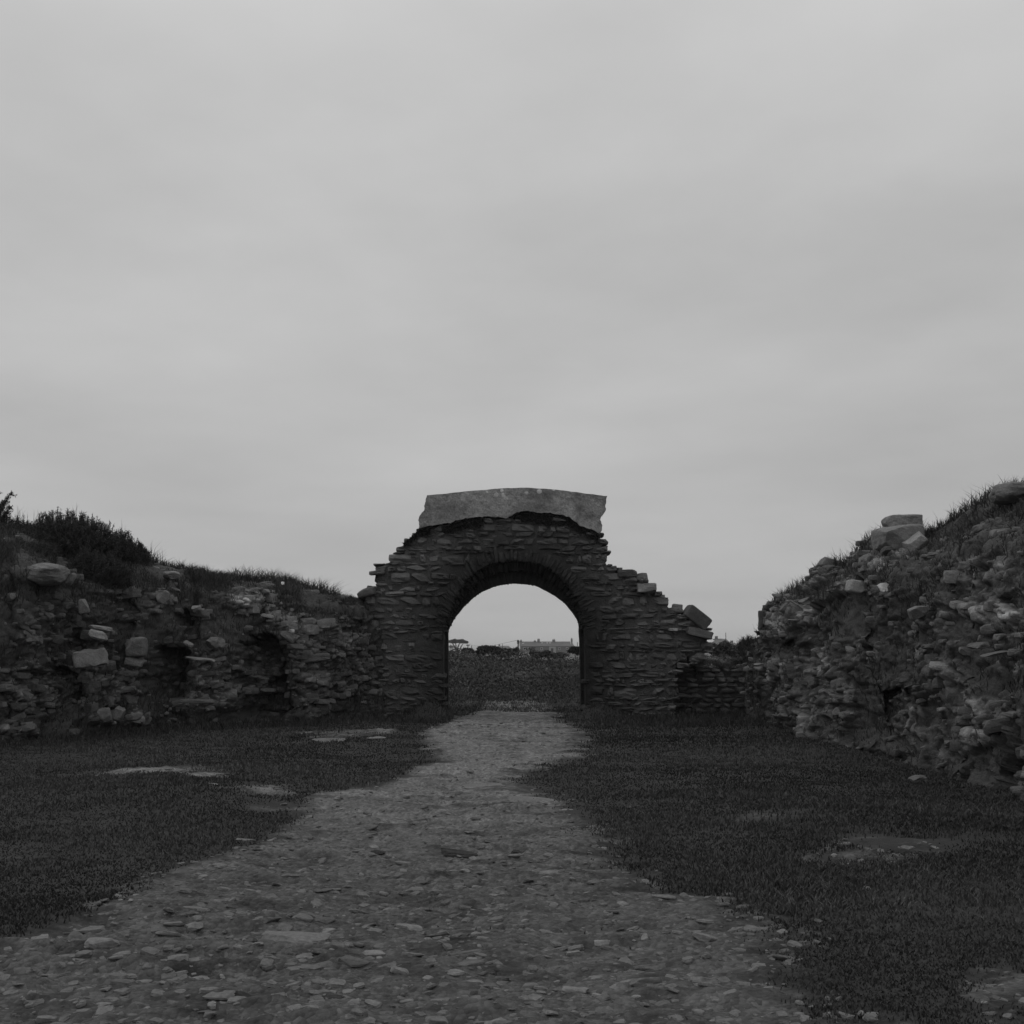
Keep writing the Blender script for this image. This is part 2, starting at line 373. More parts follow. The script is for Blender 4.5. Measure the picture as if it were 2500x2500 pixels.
# turf on the ground
n = 520000
yy = 4.5*(34/4.5)**rng.uniform(0, 1, n); xx = (yy*.42+1)*rng.uniform(-1, 1, n)
m = pathmask(xx, yy); k = (m+.22*(fbm(xy(xx, yy), .8, 4, 57) > .18)+.55*fbm(xy(xx, yy), 1.3, 5, 55, .62)+rng.normal(0, .12, n)) < .50
xx, yy, m = xx[k], yy[k], m[k]
cl_ = fbm(xy(xx, yy), 1.1, 3, 91)
hh = (.016+.024*rng.uniform(0, 1, len(xx)))*(1+.8*cl_)*(1+.5*ss((yy-20)/10))
b = Bag(); base = np.stack([xx, yy, gz(xx, yy)+gfine(xx, yy, m)-.004], -1)
blades(b, base, hh, .006+.0006*yy, .9, tone=rng.uniform(.45, 1.25, len(xx))*(1+.5*cl_)*(.95+.5*fbm(xy(xx, yy), .35, 3, 92)))
# longer grass round the wall feet and beyond the arch
n = 60000
xs = rng.uniform(-12, 9, n); ys = rng.uniform(19, 33, n)
lw = np.interp(xs, [-12, -8, -6.9, -5.2, -3.5, -2], [19, 22, 25, 27.4, 29.2, 29.6]); dist = lw-ys
rw = (xs > 1.6) & (ys > 26.5)
k = ((dist > -1) & (dist < 2.4) & (xs < -1.2)) | rw; xs, ys = xs[k], ys[k]
base = np.stack([xs, ys, gz(xs, ys)], -1); blades(b, base, rng.uniform(.06, .20, len(xs)), np.full(len(xs), .016), .7, tone=rng.uniform(.45, 1.0, len(xs)))
tag(b.build('grass', MA['grass']), 'short dark turf either side of the worn stony path', 'grass', kind='stuff')

# ------------------------------------------------------------------ ruined arch
YA, TH = 30.0, 1.1
SIL = [(878,1800),(878,1460),(875,1448),(890,1440),(911,1432),(911,1412),(905,1402),(905,1396),(930,1390),(924,1378),(947,1364),(947,1349),(979,1345),(979,1334),(1000,1310),(1023,1288),(1100,1268),(1200,1262),(1300,1262),(1400,1268),(1440,1290),(1463,1309),(1486,1322),(1487,1330),(1480,1334),(1484,1338),(1486,1350),(1480,1358),(1492,1375),(1502,1385),(1514,1393),(1549,1410),(1571,1409),(1582,1421),(1597,1425),(1601,1448),(1607,1455),(1620,1455),(1624,1462),(1632,1466),(1642,1478),(1658,1482),(1662,1494),(1672,1500),(1690,1505),(1715,1525),(1720,1545),(1740,1562),(1748,1580),(1748,1600),(1690,1610),(1660,1625),(1650,1800)]
OPN = [(1092,1800),(1092,1563),(1092,1545),(1095,1532),(1112,1501),(1133,1477),(1153,1458),(1182,1438),(1216,1426),(1257,1421),(1298,1425),(1319,1431),(1350,1447),(1381,1470),(1402,1495),(1414,1516),(1417,1540),(1419,1563),(1421,1800)]
def toXZ(L, Y): p = P(np.array([a for a, _ in L]), np.array([c for _, c in L]), Y); return p[:, [0, 2]]
S2 = toXZ(SIL, YA); O2 = toXZ(OPN, YA+.2)
def inside(poly, x, z):
    x = np.asarray(x); z = np.asarray(z); r = np.zeros(x.shape, bool); n = len(poly); j = n-1
    for i in range(n):
        xi, zi, xj, zj = poly[i][0], poly[i][1], poly[j][0], poly[j][1]
        c = ((zi > z) != (zj > z)) & (x < (xj-xi)*(z-zi)/(zj-zi+1e-12)+xi); r ^= c; j = i
    return r
OC = np.array([(O2[2][0]+O2[16][0])/2, P(1262, 1560, YA)[2]])
def dist_open(x, z):
    """distance outside the opening edge"""
    d = 9.0
    for i in range(len(O2)-1):
        a, c = O2[i], O2[i+1]; ab = c-a; t = np.clip(((x-a[0])*ab[0]+(z-a[1])*ab[1])/(ab@ab), 0, 1)
        d = min(d, math.hypot(x-a[0]-ab[0]*t, z-a[1]-ab[1]*t))
    return -d if inside(O2, np.array([x]), np.array([z]))[0] else d
arch = empty('ruined_arch', (P(1262, 1750, YA)[0], YA, .2), 'ruined rubble stone archway with a pale curved parapet across the end of the path', 'arch')
mb = Bag()
def splay(x, z):
    """width of the splayed, set-back ring at this bearing: widest over the crown"""
    a = math.atan2(z-OC[1], abs(x-OC[0])+1e-6); return .04+.40*ss(a/1.35) if a > 0 else .04
z = -.25; ci = 0
while z < 4.7:
    hgt = random.choice([.05, .07, .09, .11, .14, .19]); x = -4.2-random.random()*.3
    while x < 5.6:
        l = random.uniform(.08, .40)*(1.25 if hgt > .09 else 1); g = random.choice([.01, .01, .02, .05])
        cx, cz = x+l/2, z+hgt/2+random.uniform(-.02, .02); x += l+g
        pts = [(cx-l*.4, cz), (cx+l*.4, cz)]
        ins = [bool(inside(S2, np.array([a]), np.array([c]))[0]) for a, c in pts]
        if not any(ins): continue
        d = min(dist_open(cx-l/2, cz), dist_open(cx+l/2, cz), dist_open(cx, cz-hgt/2))
        if not all(ins):
            s = 1 if ins[1] else -1; cx += s*l*.18; l *= .75
        sp = splay(cx, cz)
        jit = random.uniform(-.045, .022)-.06*abs(float(vn(np.array([cx*1.3, 3.3, cz*1.3]), 4))); y0 = YA+jit; y1 = YA+TH+random.uniform(-.03, .05)
        ring = .0
        a = math.atan2(cz-OC[1], cx-OC[0])
        if d < sp+.24+.08*math.sin(a*23) and a > .15 and a < math.pi-.15: continue      # voussoirs stand here
        if d < .0: continue
        tn_ = random.uniform(.6, 1.3)*(1.25 if random.random() < .06 else 1)
        put(mb, random.choice(SQ), (cx, (y0+y1)/2, cz), (l/2*1.04, (y1-y0)/2, hgt/2*random.uniform(.85, 1.2)), (random.uniform(-.02, .02), random.uniform(-.09, .09), random.uniform(-.02, .02)), tn_)
    z += hgt+.010
# voussoirs: thin slates set radially in two depths (front ring set wide, rear ring at the opening)
seg = np.array(O2[2:17]); L = np.concatenate([[0], np.cumsum(np.linalg.norm(np.diff(seg, axis=0), axis=1))])
for ring in range(3):
    s = 0.0
    while s < L[-1]:
        wdt = random.uniform(.045, .085); sm = s+wdt/2; s += wdt+.008
        ex, ez = np.interp(sm, L, seg[:, 0]), np.interp(sm, L, seg[:, 1])
        dx_, dz_ = ex-OC[0], (ez-OC[1])+.25; nn = math.hypot(dx_, dz_); dx_, dz_ = dx_/nn, dz_/nn
        sp = float(splay(ex, ez)); off = (sp, sp*.55, 0.0)[ring]; ln = sp+.30-off+random.uniform(-.09, .07)
        if ring == 2: ln = .75
        y0 = YA+(-.01, .28, .62)[ring]+random.uniform(-.03, .02); y1 = YA+(.5, .8, TH)[ring]
        k = 1+off/max(nn, .5); tv = random.uniform(.6, .95)
        c = (ex+dx_*(off+ln/2+(random.uniform(-.004, .006) if ring == 2 else random.uniform(-.03, .03))), (y0+y1)/2, ez+dz_*(off+ln/2))
        ang = math.atan2(dz_, dx_)
        put(mb, random.choice(SM1 if ring == 2 else SQ), c, (ln/2, (y1-y0)/2+random.uniform(-.03, .02)*(ring < 2), wdt/2*k*1.15), (0, -ang+random.uniform(-.05, .05)*(ring < 2), 0), tv)
mb.build('masonry', MA['masonry'], arch)
for sgn, side in ((1, O2[0][0]), (-1, O2[-1][0])):          # jamb stones, long and short
    z = -.2; i = 0
    while z < O2[2][1]+.25:
        hgt = random.uniform(.07, .15); i += 1; ln = (.42 if i % 2 else .26)*random.uniform(.85, 1.15)
        ex = side if z < O2[2][1] else float(np.interp(z, O2[1:8, 1] if sgn > 0 else O2[::-1][1:8, 1], O2[1:8, 0] if sgn > 0 else O2[::-1][1:8, 0]))
        put(mb, random.choice(SQ), (ex-sgn*(ln/2-.012+random.uniform(-.008, .012)), YA+TH/2+random.uniform(-.05, .02), z+hgt/2), (ln/2*1.05, TH/2+.01, hgt/2*.98), (0, random.uniform(-.03, .03), 0), random.uniform(.6, 1.15))
        z += hgt
# mortar core just inside the stones
def extrude(bag, poly, y0, y1, hole=None, n=1):
    import bmesh
    from mathutils.geometry import tessellate_polygon
    loops = [[Vector((a, c, 0)) for a, c in poly]]
    if hole is not None: loops.append([Vector((a, c, 0)) for a, c in hole])
    T = np.array(tessellate_polygon(loops)); flat = np.array([(q.x, q.y) for l in loops for q in l]); m_ = len(flat)
    V = np.concatenate([np.c_[flat[:, 0], np.full(m_, y0), flat[:, 1]], np.c_[flat[:, 0], np.full(m_, y1), flat[:, 1]]])
    bag.add(V, None, np.concatenate([T, T[:, ::-1]+m_])); 
    q = []; o = 0
    for l in loops:
        k = len(l); q += [[o+i, o+(i+1) % k, o+(i+1) % k+m_, o+i+m_] for i in range(k)]; o += k
    bag.add(V, q)
def shrink(poly, d):
    c = []
    n = len(poly)
    for i in range(n):
        p0, p1, p2 = poly[i-1], poly[i], poly[(i+1) % n]; e1 = p1-p0; e2 = p2-p1
        n1_ = np.array([e1[1], -e1[0]])/(np.linalg.norm(e1)+1e-9); n2_ = np.array([e2[1], -e2[0]])/(np.linalg.norm(e2)+1e-9)
        nn = n1_+n2_; nn /= np.linalg.norm(nn)+1e-9; c.append(p1+nn*d)
    return np.array(c)
cb = Bag()
Sx = shrink(S2, .10); half1 = [p for p in Sx]
O3 = []
for p in O2:
    q_ = p.copy(); sp = float(splay(p[0], p[1])); r_ = p-OC; r_ = r_/np.linalg.norm(r_) if p[1] > OC[1] else np.array([math.copysign(1, p[0]-OC[0]), 0]); O3.append(p+r_*(sp+.035))
O3 = np.array(O3); arcp = [O2[i] for i in range(1, 18)]; O2s = [O2[0], O2[1]]
for i in range(1, len(arcp)-2):
    for t in (0, .2, .4, .6, .8):
        a_, b_, c_, d_ = arcp[i-1], arcp[i], arcp[i+1], arcp[i+2]
        O2s.append(.5*((2*b_)+(c_-a_)*t+(2*a_-5*b_+4*c_-d_)*t*t+(3*b_-a_-3*c_+d_)*t**3))
O2s += [O2[-3], O2[-2], O2[-1]]
O2s = [p+(p-OC)/np.linalg.norm(p-OC)*.012*float(vn(np.array([p[0]*7, 0, p[1]*7]), 3)) for p in O2s]
O4 = np.array([p+((p-OC)/np.linalg.norm(p-OC) if p[1] > OC[1] else np.array([math.copysign(1, p[0]-OC[0]), 0]))*.003 for p in O2s])
def with_open(S, O): return np.concatenate([S, O[::-1]])     # the outline runs foot to foot, the opening is its notch
extrude(cb, with_open(Sx, O3), YA+.025, YA+.66); extrude(cb, with_open(Sx, O4), YA+.66, YA+TH-.06)
q0, q1 = P(1062, 1290, YA), P(1440, 1218, YA); cb.add([(x, y, z) for x in (q0[0], q1[0]) for y in (YA+.15, YA+.9) for z in (q0[2], q1[2])], [[0, 1, 3, 2], [4, 6, 7, 5], [0, 4, 5, 1], [2, 3, 7, 6], [0, 2, 6, 4], [1, 5, 7, 3]])
cb.build('mortar_core', MA['mortar'], arch)
# parapet: smooth rendered band with a bowed top
PT = [(1041,1209),(1080,1206),(1120,1202),(1160,1198),(1200,1194),(1240,1192),(1280,1191),(1320,1193),(1360,1196),(1400,1201),(1440,1206),(1477,1211)]
PB = [(1023,1290),(1060,1287),(1100,1280),(1130,1266),(1160,1260),(1200,1264),(1235,1270),(1262,1254),(1290,1250),(1340,1254),(1390,1262),(1425,1284),(1446,1296),(1464,1306)]
nx, nz_ = 110, 22; tt = np.linspace(0, 1, nx)
pt = P(np.interp(tt, np.linspace(0, 1, len(PT)), [a for a, _ in PT]), np.interp(tt, np.linspace(0, 1, len(PT)), [c for _, c in PT]), YA-.12)
pbx = np.interp(tt, [(a-1023)/441 for a, _ in PB], [a for a, _ in PB]); pbp = P(pbx, np.interp(pbx, [a for a, _ in PB], [c for _, c in PB]), YA-.05)
g = np.linspace(0, 1, nz_)[:, None, None]; front = pbp[None]*(1-g)+pt[None]*g
front[..., 1] = YA-.14
front[..., 1] -= .04*fbm(front, 2.0, 4, 5)+.03*fbm(front, 7, 4, 6, .6)
edge = fbm(front*np.array([0, 0, 1]), 5, 4, 8)
front[:, 0, 0] += .11*edge[:, 0]-.02; front[:, 1, 0] += .03*edge[:, 1]; front[:, -1, 0] += .13*edge[:, -1]; front[:, -2, 0] += .04*edge[:, -2]
front[0, :, 2] += .10*fbm(front[0]*np.array([1, 0, 0]), 4, 5, 12, .65); front[-1, :, 2] += .012*fbm(front[-1]*np.array([1, 0, 0]), 7, 3, 13)
back = front.copy(); back[..., 1] = YA+TH-.05+.02*fbm(front, 3, 2, 15)
midt = front[-1].copy(); midt[:, 1] = YA+.5; midt[:, 2] += .015
ringv = np.concatenate([front, midt[None], back[::-1]]); nrw = len(ringv)
Q = quads(nrw, nx)[:, ::-1]; idx = np.arange(nrw*nx).reshape(nrw, nx)
capq = [[idx[-1, i], idx[-1, i+1], idx[0, i+1], idx[0, i]] for i in range(nx-1)]
ends = []
for e in (0, nx-1):
    for r_ in range(nz_-1):
        a, b_, c_, d_ = idx[r_, e], idx[r_+1, e], idx[nrw-2-r_, e], idx[nrw-1-r_, e]; ends.append([a, b_, c_, d_] if e == 0 else [d_, c_, b_, a])
pb_ = Bag(); pb_.add(ringv, np.concatenate([Q, capq, ends])); pb_.build('parapet', MA['parapet'], arch)
# ragged mortar and slate tucked under the parapet lip, right end hanging
lb = Bag()
for i in range(120):
    px = random.uniform(1030, 1462); py = np.interp(px, [a for a, _ in PB], [c for _, c in PB])+random.uniform(0, 22)
    c = P(px, py, YA+.12); put(lb, random.choice(LG), c+np.array([0, .2, 0]), (random.uniform(.08, .2), .3, random.uniform(.03, .06)), (0, random.uniform(-.15, .15), 0), random.uniform(.4, .8))
lb.build('broken_edge', MA['masonry'], arch)
gb = Bag(); px = rng.uniform(985, 1460, 9000); py = np.interp(px, [979, 1023]+[a for a, _ in PB[1:]], [1334, 1296]+[c+6 for _, c in PB[1:]])
k = (px < 1050) | ((px > 1080) & (px < 1180)) | (px > 1270); px, py = px[k], py[k]
bs = P(px, py+rng.uniform(0, 1, len(px))**2*(16+14*fbm(xy(px/60, px*0), 1, 3, 5)), YA-.07+0*px); blades(gb, bs, rng.uniform(-.06, .06, len(px)), np.full(len(px), .018), 2.0, tone=rng.uniform(.25, .6, len(px)))
gb.build('dark_tufts', MA['grass'], arch)  # ragged band of dark blades along the parapet's lower edge

# ------------------------------------------------------------------ banks (lofted) and the walls in their faces
def loft(cols, back, name, nu, nv, patches, recess=(), seed=0, piers=()):
    C = np.array(cols, float); px = np.linspace(C[0, 0], C[-1, 0], nu); I = lambda k: np.interp(px, C[:, 0], C[:, k])
    foot = P(px, np.full(nu, 1700.), I(1)); foot[:, 2] = gz(foot[:, 0], foot[:, 1])-.25
    sh = P(px, I(2), I(3)); cr = P(px, I(4), I(5)); bk = cr+np.array(back); bk[:, 2] = np.minimum(cr[:, 2]-.4, bk[:, 2]); b2 = bk+np.array(back)*1.2; b2[:, 2] = -.6
    keys = [foot, sh, cr, bk, b2]; cnt = [int(nv*.45), int(nv*.38), int(nv*.12), max(3, int(nv*.05))]
    rows = []; vs = []
    for i in range(4):
        for t in np.linspace(0, 1, cnt[i], endpoint=(i == 3)):
            tt_ = t if i != 1 else t
            rows.append(keys[i]*(1-tt_)+keys[i+1]*tt_); vs.append(i+t)
    G = np.stack(rows); vs = np.array(vs)
    G[..., 1] += 0
    gx, gy = proj(G)
    # overall lumps, then recesses cut into the face
    du = np.gradient(G, axis=1); dv = np.gradient(G, axis=0); nn = np.cross(du, dv); nn /= np.linalg.norm(nn, axis=2)[..., None]+1e-9
    nn = np.where((nn[..., 1:2] > 0) & (vs[:, None, None] < 1.9), -nn, nn); nn = np.where((nn[..., 2:3] < 0) & (vs[:, None, None] >= 1.9), -nn, nn)
    face = ((vs > .0) & (vs < 2.0))[:, None]
    crestw = 1-np.exp(-((vs-2)/.25)**2)[:, None]
    wst = np.zeros(gx.shape)
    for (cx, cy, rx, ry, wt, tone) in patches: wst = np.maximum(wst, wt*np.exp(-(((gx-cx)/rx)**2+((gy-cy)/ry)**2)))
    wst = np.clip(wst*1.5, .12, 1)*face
    warp = .09*np.stack([fbm(G, 2.5, 3, seed+k_) for k_ in range(3)], -1); GW = G+warp
    f1, f2, id1 = worley(GW*np.array([2.3, 2.0, 4.2])+seed, 3); e1 = ss((f2-f1)/.22)
    f1, f2, id2 = worley(GW*np.array([5.2, 4.6, 9.5])+seed, 13); e2 = ss((f2-f1)/.25)
    f1, f2, id3 = worley(GW*np.array([12, 11, 19.])+seed, 23); e3 = ss((f2-f1)/.3)
    blk = (.22*(id1-.45)+.05*e1 + (.11*(id2-.4)+.03)*e2 + .028*id3*e3)*wst*(.25+.75*crestw)
    pier = np.zeros(gx.shape); pw = gx+38*fbm(G, 1.3, 4, seed+60)
    for (c_, hw, dep) in piers: pier = pier+dep*(.6+.8*vn(G*np.array([0, 0, 1.1])+c_, 5)**2)*ss((pw-c_+hw)/30)*ss((c_+hw-pw)/30)
    G = G-np.stack([0*pier, pier*face*ss((2-vs)/.5)[:, None]*ss((vs-.0)/.15)[:, None], 0*pier], -1)
    btone = (.55+.75*id2)*(.75+.5*id1)*(.55+.45*e2)*(.85+.3*id3)
    d = blk*(1-.25*(seed == 37)) + .32*fbm(G, .55, 3, seed)*crestw + (.16*fbm(G, 1.6, 4, seed+3)+.07*np.abs(fbm(G, 5, 4, seed+5)))*(.35+.65*crestw)
    G = G+nn*d[..., None]*np.where(vs < .05, 0, 1)[:, None, None]
    for (x0, x1, y0, y1, dep) in recess:
        wn = 16*fbm(G, 2.2, 3, 88); wx = ss((gx-x0+wn)/26)*ss((x1-gx+wn)/26)*ss((gy-y0+wn-abs(gx-(x0+x1)/2)*.5)/16)*ss((y1-gy+wn)/40)*face
        G = G+np.stack([0*wx, wx*dep, 0*wx], -1)
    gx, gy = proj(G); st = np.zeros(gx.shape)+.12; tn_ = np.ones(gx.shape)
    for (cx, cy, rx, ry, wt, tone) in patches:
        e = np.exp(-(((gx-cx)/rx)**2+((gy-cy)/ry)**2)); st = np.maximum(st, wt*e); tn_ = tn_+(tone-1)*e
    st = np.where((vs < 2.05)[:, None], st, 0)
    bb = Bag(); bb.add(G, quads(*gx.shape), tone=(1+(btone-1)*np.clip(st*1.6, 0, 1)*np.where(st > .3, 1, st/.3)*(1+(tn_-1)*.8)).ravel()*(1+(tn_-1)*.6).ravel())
    o = tag(bb.build(name, MA['bank'], extra={'stony': st.ravel()}, smooth=True), kind='structure')
    return G, st, tn_, vs, gx, gy, nn
# columns: px, foot Y, shoulder py, shoulder Y, crest py, crest Y
LC = [(-900,17,1350,17.6,1150,20),(-400,19.5,1400,20,1215,22.5),(-100,21.5,1420,22,1262,25),(0,22.3,1425,22.8,1280,25.5),(60,22.9,1400,23.3,1292,26),(150,23.8,1420,24.2,1322,26.8),(250,24.8,1440,25.2,1350,27.6),(330,25.4,1440,25.9,1368,28),(400,26,1440,26.4,1384,28.6),(450,26.3,1440,26.8,1398,28.8),(520,26.8,1450,27.3,1405,29.2),(600,27.4,1455,27.8,1413,29.6),(650,27.8,1458,28.2,1416,29.8),(685,28,1460,28.4,1419,30),(712,28.2,1462,28.6,1422,30),(745,28.5,1480,28.8,1436,30.1),(790,28.8,1490,29.2,1448,30.2),(830,29.2,1500,29.5,1459,30.4),(870,29.6,1510,29.9,1464,30.5),(915,29.9,1580,30,1530,30.6),(935,30,1700,30.2,1690,30.7)]
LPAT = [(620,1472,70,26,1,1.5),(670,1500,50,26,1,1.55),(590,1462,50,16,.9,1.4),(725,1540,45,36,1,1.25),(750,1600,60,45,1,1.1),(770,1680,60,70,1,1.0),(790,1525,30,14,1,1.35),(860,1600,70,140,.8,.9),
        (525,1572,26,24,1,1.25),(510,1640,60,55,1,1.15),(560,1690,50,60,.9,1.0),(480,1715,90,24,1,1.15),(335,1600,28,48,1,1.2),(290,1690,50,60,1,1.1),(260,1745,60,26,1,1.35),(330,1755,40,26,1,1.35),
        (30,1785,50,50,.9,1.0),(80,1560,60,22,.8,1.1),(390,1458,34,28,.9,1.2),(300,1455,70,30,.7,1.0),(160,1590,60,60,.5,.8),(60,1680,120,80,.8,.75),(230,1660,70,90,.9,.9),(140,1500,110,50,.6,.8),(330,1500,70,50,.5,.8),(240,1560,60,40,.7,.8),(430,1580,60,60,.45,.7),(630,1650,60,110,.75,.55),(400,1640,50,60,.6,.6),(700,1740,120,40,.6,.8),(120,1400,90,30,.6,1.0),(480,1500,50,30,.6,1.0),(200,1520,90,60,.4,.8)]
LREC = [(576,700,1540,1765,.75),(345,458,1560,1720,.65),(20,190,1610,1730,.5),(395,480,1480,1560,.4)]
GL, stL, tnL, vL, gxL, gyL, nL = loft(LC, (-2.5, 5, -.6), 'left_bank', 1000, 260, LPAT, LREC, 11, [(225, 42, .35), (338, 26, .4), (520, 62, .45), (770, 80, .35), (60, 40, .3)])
RC = [(1800,29,1600,29.4,1571,29.8),(1822,28.6,1585,29,1563,29.6),(1850,28.2,1575,28.6,1560,29.4),(1866,27.8,1575,28,1568,29),(1872,27.6,1540,27.9,1502,28.6),(1886,27,1530,27.4,1484,28.3),(1910,26,1520,26.6,1462,28),(1945,24.8,1510,25.4,1440,27.4),(1965,24.3,1500,24.9,1420,27),(2000,23.2,1480,24,1388,26.4),(2030,22.4,1460,23.2,1376,26),(2055,21.8,1450,22.6,1382,25.5),(2075,21.4,1440,22.2,1372,25.2),(2110,20.6,1420,21.6,1332,24.6),(2150,19.9,1410,21,1302,24),(2200,19.2,1405,20.4,1290,23.3),(2250,18.4,1400,19.8,1306,22.6),(2270,18.1,1395,19.5,1304,22.3),(2310,17.6,1380,19,1278,21.6),(2360,17,1370,18.5,1244,21),(2400,16.4,1360,18,1216,20.5),(2430,16,1350,17.6,1200,20.2),(2500,15,1340,16.8,1190,19.4),(2620,13.6,1320,15.4,1170,18),(2900,10.8,1300,12.6,1120,15),(3600,7,1250,8.4,1020,10.5)]
RPAT = [(1885,1495,26,30,1,.8),(1925,1455,30,22,1,.8),(1965,1425,30,22,.9,.7),(2010,1390,36,22,1,.8),(2085,1350,26,30,.9,.7),(2120,1325,22,22,.9,.8),(2180,1700,60,90,.6,.8),(2300,1850,70,70,.6,.8),(1950,1740,80,70,.8,.85),(2150,1450,70,40,.7,.9),(2250,1600,60,60,.6,.85),(2440,1760,70,90,.8,1.0),(1900,1520,50,60,1,1.1),(1960,1500,60,50,1,1.15),(1880,1640,60,60,.8,.9),(1990,1620,50,60,1,1.0),(2040,1700,60,90,.9,.9),(2090,1600,80,60,.7,.9),(2030,1840,70,50,.8,.95),(2150,1520,60,60,.5,.9),(2300,1640,60,80,1,1.05),(2230,1760,60,80,.8,.9),(2370,1760,90,110,.8,.95),
        (2080,1425,50,26,1,1.3),(2130,1370,50,30,.9,1.2),(2190,1330,60,40,.9,1.2),(2380,1400,130,70,.8,1.2),(2440,1500,90,80,.85,1.25),(2440,1290,70,40,.5,1.2),(2350,1480,80,40,.7,1.15),(2280,1520,60,40,.7,1.0),(2460,1620,70,70,.6,1.0),(2500,1860,100,120,.7,.9),(2000,1420,40,30,.8,1.1),(2420,1300,60,40,.4,1.1),(2170,1860,80,60,.5,.8)]
RREC = [(2130,2290,1650,1830,.7),(1900,1990,1555,1640,.5),(2060,2130,1820,1900,.5)]
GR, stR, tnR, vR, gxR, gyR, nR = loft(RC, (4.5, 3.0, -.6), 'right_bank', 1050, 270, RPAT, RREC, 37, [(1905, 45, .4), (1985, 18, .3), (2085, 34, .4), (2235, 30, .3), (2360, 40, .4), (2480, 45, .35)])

def face_stones(bag, G, st, tn_, vs, gx, gy, n, seed, smin, smax, vlo=.1, vhi=2.02):
    r = np.random.default_rng(seed); R, C_ = gx.shape; rows_ok = np.where((vs > vlo) & (vs < vhi))[0]
    got = 0; tries = 0
    while got < n and tries < n*12:
        tries += 1
        i = r.choice(rows_ok); j = r.integers(0, C_)
        if r.random() > st[i, j]**1.4+.02: continue
        s = smin*(smax/smin)**(r.random()**1.5); c = G[i, j].copy()
        s = s*(.55+.45*min(1, st[i, j]*1.3))
        fl = r.uniform(.28, .62); sz = (s*.5*r.uniform(.8, 1.2), s*.5*r.uniform(.6, 1.1), s*.5*fl)
        c[1] += sz[1]*r.uniform(.5, .95)
        t = tn_[i, j]*r.uniform(.5, .95)*(1.5 if r.random() < .04 else 1)
        tpl = MD[r.integers(len(MD))] if s < .14 else SQ[r.integers(len(SQ))]
        put(bag, tpl, c, sz, (r.normal(0, .12), r.normal(0, .14), r.uniform(-.5, .5)), t); got += 1
def grass_on(bag, G, st, vs, n, seed, hmin, hmax, vlo, vhi, tmul=1.15, lean=.9):
    r = np.random.default_rng(seed); R, C_ = st.shape; ri = r.choice(np.where((vs >= vlo) & (vs < vhi))[0], n); ci_ = r.integers(0, C_-1, n)
    k = r.random(n) > st[ri, ci_]*1.1; ri, ci_ = ri[k], ci_[k]
    f = r.random(len(ri))[:, None]; rr = np.minimum(ri+1, R-1); f2 = r.random(len(ri))[:, None]
    p = (G[ri, ci_]*(1-f)+G[ri, ci_+1]*f)*(1-f2)+G[rr, ci_]*f2
    cl_ = fbm(p, 1.5, 3, seed); k = cl_ > -.18+.2*rng.normal(size=len(cl_))*.5; p, cl_ = p[k], cl_[k]
    h = r.uniform(hmin, hmax, len(p))*np.clip(1+1.5*cl_, .35, 2.2); blades(bag, p-np.array([0, 0, .02]), h, np.full(len(p), .014), lean, tone=r.uniform(.5, 1.15, len(p))*tmul*(1+.2*cl_))

lw_ = empty('ruined_wall', (-6, 26, .1), 'broken rubble wall with dark recesses in the left bank beside the arch', 'wall')
b = Bag(); face_stones(b, GL, stL, tnL, vL, gxL, gyL, 2300, 1, .05, .36); b.build('rubble_face', MA['rubble'], lw_)
rw_ = empty('ruined_wall', (5, 22, .1), 'tall crumbling rubble wall set in the right bank, grass along its top', 'wall')
b = Bag(); face_stones(b, GR, stR, tnR, vR, gxR, gyR, 1700, 2, .035, .30); b.build('rubble_face', MA['rubble'], rw_)
b = Bag(); grass_on(b, GL, stL*.8, vL, 85000, 5, .04, .16, .9, 2.6); grass_on(b, GL, stL*.3, vL, 12000, 6, .08, .26, 1.85, 2.3); grass_on(b, GL, stL, vL, 26000, 7, .04, .16, .1, 1.0, .75)
tag(b.build('grass', MA['grass']), 'rough grass covering the left bank above the wall', 'grass', kind='stuff')
b = Bag(); grass_on(b, GR, stR*.8, vR, 60000, 8, .04, .13, .9, 2.6); grass_on(b, GR, stR*.2, vR, 12000, 9, .07, .22, 1.9, 2.3); grass_on(b, GR, stR, vR, 32000, 10, .03, .14, .1, 1.0, .75)
tag(b.build('grass', MA['grass']), 'rough grass covering the right bank and its skyline', 'grass', kind='stuff')

# low wall between arch and right bank
lo = empty('low_wall', (4.3, 31, .2), 'low dark rubble wall topped with pale dry grass, between arch and right bank', 'wall')
b = Bag(); z = 0.0
p0, p1 = P(1625, 1622, 31.0), P(1885, 1622, 31.0)
while z < 1.34:
    hgt = random.uniform(.07, .14); x = p0[0]-random.random()*.3
    while x < p1[0]:
        l = random.uniform(.15, .45)
        if z+hgt < 1.30+.05*math.sin(x*5)+.03*math.sin(x*13):
            put(b, random.choice(LG), (x+l/2, 31+random.uniform(-.06, .06)+.25, z+hgt/2), (l/2*1.03, .36, hgt/2*1.05), (0, random.uniform(-.05, .05), 0), random.uniform(.55, 1.0))
        x += l
    z += hgt
b.build('masonry', MA['rubble'], lo)
b = Bag(); box_v = [(x, y, z) for x in (p0[0]-.1, p1[0]) for y in (31.0, 31.5) for z in (-.2, 1.24)]; b.add(box_v, [[0, 1, 3, 2], [4, 6, 7, 5], [0, 4, 5, 1], [2, 3, 7, 6], [0, 2, 6, 4], [1, 5, 7, 3]]); b.build('mortar_core', MA['mortar'], lo)
b = Bag(); n = 10000; xs = rng.uniform(p0[0], p1[0], n); ys = 31.25+rng.uniform(-.35, .35, n)
